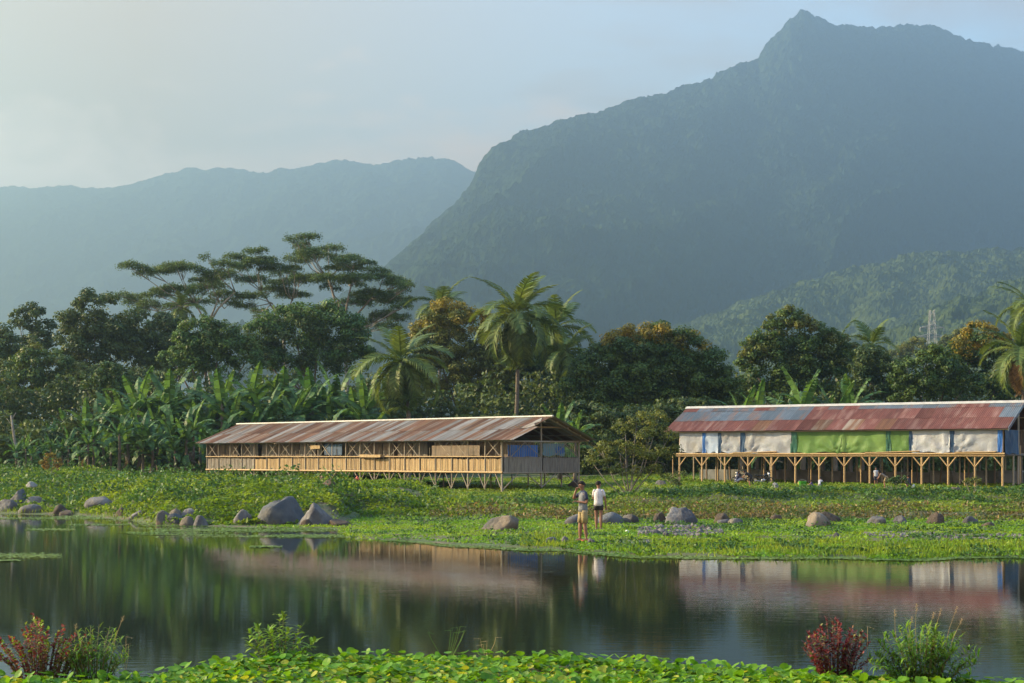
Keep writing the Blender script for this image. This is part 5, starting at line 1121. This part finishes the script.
scatter('brown_weeds', 44000, (430, 1290), (59, 69.5), lambda X, Y, PX, rng: (rise_(X, Y, PX) > -.6) & (rise_(X, Y, PX) < 7.0) & (fbm(X * .3, Y * .6, 3, 78) > .40 + .06 * (rise_(X, Y, PX) - 1.5)), .08, .20, .4, M['weed'], 85, .0, .26, .4, 'brown and dull green weeds on the low bank behind the meadow', 1.0, .9)
scatter('lawn', 160000, (420, 1290), (62, 104), lambda X, Y, PX, rng: (rise_(X, Y, PX) > 2.0), .08, .19, .4, M['grass'], 86, .0, .08, .6, 'grass in front of and between the two sheds', 1.2, .6)
scatter('bank_weeds', 17000, (470, 1290), (67.5, 72.5), lambda X, Y, PX, rng: (fbm(X * .35, Y * .8, 3, 74) > .48), .10, .22, .55, M['vine_dark'], 87, .03, .20, .5, 'dark leafy weeds on the small step below the lawn', 1.0, .9)
scatter('left_reeds', 9000, (-40, 345), (60, 90), lambda X, Y, PX, rng: (above(X, Y, PX) > -.1) & (rise_(X, Y, PX) < 2.2), .12, .3, .14, M['grass'], 88, blade=True, label='thin reeds and grass among the left waterline stones')
# floating weed
def floating(name, n, f, seed, label):
    rng = np.random.default_rng(seed); P = f(rng, n); m = len(P); C = np.stack([P[:, 0], P[:, 1], np.full(m, .012) + rng.random(m) * .01], 1); Nn = rng.normal(size=(m, 3)) * .07 + np.array([0, 0, 1]); Nn /= np.linalg.norm(Nn, axis=1, keepdims=True)
    L_ = rng.uniform(.05, .13, m); V, Fc = diamonds(C, Nn, L_, L_ * .7, rng); tag(link(name, mesh_np(name, V, [Fc], M['algae'])), label, 'water plants', kind='stuff')
def fl1(rng, n):
    Y = rng.uniform(46, 68, n); PX = rng.uniform(-60, 350, n); X = (PX - 512) / F * Y; s_ = -above(X, Y, PX); k_ = (s_ > -.2) & (s_ < 9.5) & (fbm(X * .22, Y * 1.3, 4, 75) > .46 + s_ * .016); return np.stack([X[k_], Y[k_]], 1)
floating('floating_weed', 60000, fl1, 91, 'thin mats of floating weed in the left shallows')
def fl2(rng, n):
    out = []
    for x0, x1, py, w_ in ((-10, 62, 556, 1.2), (25, 75, 530, .5), (150, 330, 531, .5), (250, 282, 547, .4), (0, 20, 561, .3), (150, 200, 524, .5), (270, 345, 536, .7)):
        m = int(n * (x1 - x0) / 600); px = x0 + (x1 - x0) * rng.beta(1.4, 1.4, m); D = H * F / (py + rng.normal(size=m) * w_ - HZ); out.append(np.stack([(px - 512) / F * D, D], 1))
    return np.concatenate(out)
floating('floating_streaks', 9000, fl2, 92, 'narrow drifting streaks of floating weed on the left water')
def fl3(rng, n):
    Y = rng.uniform(35.5, 47, n); PX = rng.uniform(350, 1080, n); X = (PX - 512) / F * Y; s_ = -above(X, Y, PX); k_ = (s_ > -.2) & (s_ < .25 + 1.3 * fbm(X * .3, Y * .3, 3, 76)); return np.stack([X[k_], Y[k_]], 1)
floating('shore_weed', 90000, fl3, 93, 'fringe of floating weed along the right shoreline')

# ------------------------------------------------------------------ foreground
EDGE = [(-400, 15.8), (0, 17.1), (60, 17.1), (140, 17.1), (190, 17.9), (235, 18.7), (330, 19.1), (450, 19.1), (560, 18.9), (650, 18.4), (700, 18.1), (800, 17.6), (980, 17.0), (1024, 16.7), (1500, 16.2)]
def disc_leaf(seed):
    rng = np.random.default_rng(seed); mb = MB(); n = 9; vs = [(0, -.06, -.03)]
    for k_ in range(n):
        a_ = -math.pi / 2 + 2 * math.pi * (k_ + .5) / n; r_ = .5 * (1 - .12 * math.cos(a_ - math.pi / 2)) * rng.uniform(.92, 1.06); vs.append((r_ * math.cos(a_), r_ * math.sin(a_) * 1.08, .09 * r_ * rng.uniform(.3, 1.6)))
    mb.add(vs, [(0, 1 + k_, 1 + (k_ + 1) % n) for k_ in range(n)]); return mb
DL = [disc_leaf(s_) for s_ in range(4)]
def fg_points(n, y0, seed):
    rng = np.random.default_rng(seed); PX = rng.uniform(-140, 1160, n); ed = interp(PX, EDGE); Y = y0 + (ed + .1 - y0) * rng.random(n); X = (PX - 512) / F * Y
    hum = fbm(X * 1.3, Y * 1.3, 3, 61); Z = .04 + .22 * hum * np.clip((ed - Y) * 1.5, .25, 1) * rng.uniform(.35, 1.0, n); return X, Y, Z, PX, rng
vp = empty('broad_leaf_creeper', (0, 16, 0.05), label='dense carpet of round glossy green leaves along the near bank', cat='creeper')
X, Y, Z, PX, rng = fg_points(23000, 13.6, 62)
Vs = []; Fs = []; c = 0
for i in range(len(X)):
    mb = DL[i % 4]; s_ = rng.uniform(.05, .105); yw = rng.uniform(0, 6.28); tx, ty = rng.normal(0, .42), rng.normal(-.12, .38); m_ = np.array(Matrix.Rotation(yw, 3, 'Z') @ Matrix.Rotation(tx, 3, 'X') @ Matrix.Rotation(ty, 3, 'Y')) * s_
    Vs.append(np.array(mb.v) @ m_.T + np.array([X[i], Y[i] - 16, Z[i] - .05])); Fs.append(np.array(mb.f) + c); c += 10
o = link('leaf_mass', mesh_np('leaf_mass', np.concatenate(Vs), [np.concatenate(Fs)], M['hyacinth'], smooth=False), vp); tag(o, kind='stuff')
DM = [q.mesh('leaf', M['hyacinth'], False) for q in DL]
X, Y, Z, PX, rng = fg_points(300, 15.6, 63)
for i in range(300):
    px = (i + .5) / 300 * 1040 - 8; ed = interp(px, EDGE); y_ = max(15.7, ed - abs(rng.normal()) * .9); x_ = (px - 512) / F * y_
    s_ = rng.uniform(.08, .12); o = link('leaf', DM[i % 4], vp, (x_, y_ - 16, .05 + .16 * float(fbm(np.array([x_ * 1.3]), np.array([y_ * 1.3]), 3, 61)[0]) * min(1, .4 + (ed - y_)) ), (rng.normal(.15, .4), rng.normal(-.2, .35), rng.uniform(0, 6.28))); o.scale = (s_,) * 3
def strap(L_, W, bendv, mb, base, az, el, tw=0, n=5, cur=0):
    """a curved tapering blade"""
    d = Vector((math.cos(az), math.sin(az), 0)); side = Vector((-math.sin(az), math.cos(az), 0)); p = Vector(base); vs = []; a_ = el
    for i in range(n + 1):
        t_ = i / n; w_ = W * (math.sin(math.pi * min(1, .18 + t_ * .82)) ** .8) * .5 if i < n else .001
        vs += [p - side * w_, p + side * w_]; a_ -= bendv / n; p = p + (d * math.cos(a_) + Vector((0, 0, math.sin(a_)))) * L_ / n
    mb.cur = cur; mb.add(vs, [(2 * i, 2 * i + 1, 2 * i + 3, 2 * i + 2) for i in range(n)])
def leafy_bush(label, px0, px1, top, D, nst, leafL, leafW, mats, stemmat, seed, per=22, name='bush', droop=.7, dome=.6, leaf_el=.6, seedheads=0, sparse=1.0):
    rng = np.random.default_rng(seed); cx = (px0 + px1) / 2; p = Vector(((cx - 512) / F * D, D, .04)); o = empty(name, p, label=label, cat='plant'); k_ = D / F; hw = (px1 - px0) / 2 * k_; hh = H - (top - HZ) * k_ - .04
    st = MB(); lf = MB()
    for i in range(nst):
        u = -1 + 2 * (i + .5) / nst + rng.normal() * .08; e = Vector((u * hw, rng.uniform(-.6, .6) * hw * .8, hh * (1 - dome * u * u) * rng.uniform(.50, 1.0))); b = Vector((u * hw * .45, e.y * .4, 0)); m_ = b.lerp(e, .5) + Vector((-u * .03, 0, .04))
        st.tube([b, m_, e], [.006, .0045, .002], 4)
        for j in range(per):
            t_ = .06 + .94 * (j / per) ** .9
            if rng.random() > sparse: continue
            q = (b.lerp(m_, t_ * 2) if t_ < .5 else m_.lerp(e, t_ * 2 - 1)); q = q + Vector(rng.normal(0, .008, 3)); az = j * 2.4 + rng.uniform(-.4, .4); L_ = leafL * rng.uniform(.6, 1.15) * (1.0 if t_ < .85 else .75)
            strap(L_, leafW * rng.uniform(.8, 1.2), droop * rng.uniform(.5, 1.5), lf, q, az, leaf_el + .6 * (t_ > .85) + rng.normal() * .2, 0, 3, 0 if rng.random() < .72 or len(mats) < 2 else 1)
    st.build('stems', M[stemmat], o, True); lf.build('foliage', [M[q] for q in mats], o)
    for i in range(seedheads):
        u = rng.uniform(-.8, .9); b = Vector((u * hw * .6, rng.uniform(-.1, .1), hh * .3)); e = Vector((u * hw * .9 + rng.uniform(.0, .08), rng.uniform(-.1, .1), hh * rng.uniform(.95, 1.22))); mb = MB(); mb.tube([b, b.lerp(e, .6) + Vector((-.02, 0, 0)), e], [.0022, .0018, .0012], 4)
        for q in range(14): strap(.035, .008, .6, mb, b.lerp(e, .88) + (e - b) * q * .010, q * 2.4, .9, 0, 2)
        mb.build('seed_stalk', M['straw'], o)
    return o
leafy_bush('reddish small-leaved bush at the lower left corner', -8, 92, 610, 17.2, 46, .055, .027, ['red_leaf', 'lime_leaf'], 'red_stem', 11, 50, droop=.5, dome=.45)
leafy_bush('bright green weedy tuft right of the reddish bush', 56, 130, 622, 17.2, 44, .15, .018, ['blade', 'lime_leaf'], 'stem', 12, 14, droop=1.5, dome=.5, leaf_el=.9, seedheads=2, name='weed_tuft')
leafy_bush('fresh green plant with pointed leaves in whorls, left of centre', 236, 322, 610, 18.5, 13, .15, .034, ['lime_leaf', 'blade'], 'stem', 13, 30, droop=.8, dome=.55, leaf_el=.55, name='leafy_plant')
leafy_bush('dark red bush at the lower right with green bush beside it', 800, 872, 616, 17.1, 44, .055, .027, ['dark_red_leaf', 'red_leaf'], 'red_stem', 14, 44, droop=.6, dome=.35)
leafy_bush('dense willowy green bush with pale seed stalks at the lower right', 868, 976, 616, 17.0, 44, .15, .02, ['blade', 'lime_leaf'], 'stem', 15, 40, droop=1.3, dome=.45, leaf_el=.8, seedheads=7)
def stalks(label, px0, px1, top, D, n, seed, mat='straw'):
    rng = np.random.default_rng(seed); cx = (px0 + px1) / 2; p = Vector(((cx - 512) / F * D, D, .05)); o = empty('wild_grass', p, label=label, cat='grass'); k_ = D / F; hw = (px1 - px0) / 2 * k_; hh = H - (top - HZ) * k_
    for i in range(n):
        u = rng.uniform(-1, 1); h_ = hh * rng.uniform(.65, 1); b = Vector((u * hw * .35, rng.uniform(-.1, .1), .08)); e = Vector((u * hw, b.y, h_)); mb = MB(); tip = e + Vector((rng.choice([-1, 1]) * .07, 0, -.03 * rng.random()))
        mb.tube([b, b.lerp(e, .5) + Vector((u * .02, 0, .02)), e, tip], [.0024, .002, .0018, .0012], 4)
        for q in range(8): strap(.03, .007, .5, mb, e.lerp(tip, q / 7), q * 2.4, .3, 0, 2)
        mb.build('stalk', M[mat], o)
stalks('thin arching grass stalks standing over the leaf carpet at the middle', 428, 466, 626, 18.8, 7, 21, 'blade')
stalks('few short dry grass stalks right of the arching ones', 476, 496, 641, 18.8, 4, 22, 'straw')
stalks('single pale stalk rising from the green tuft at the left', 118, 132, 634, 17.3, 2, 23)
stalks('pale stalk standing between the red bush and the willowy bush', 858, 872, 628, 17.2, 2, 24)
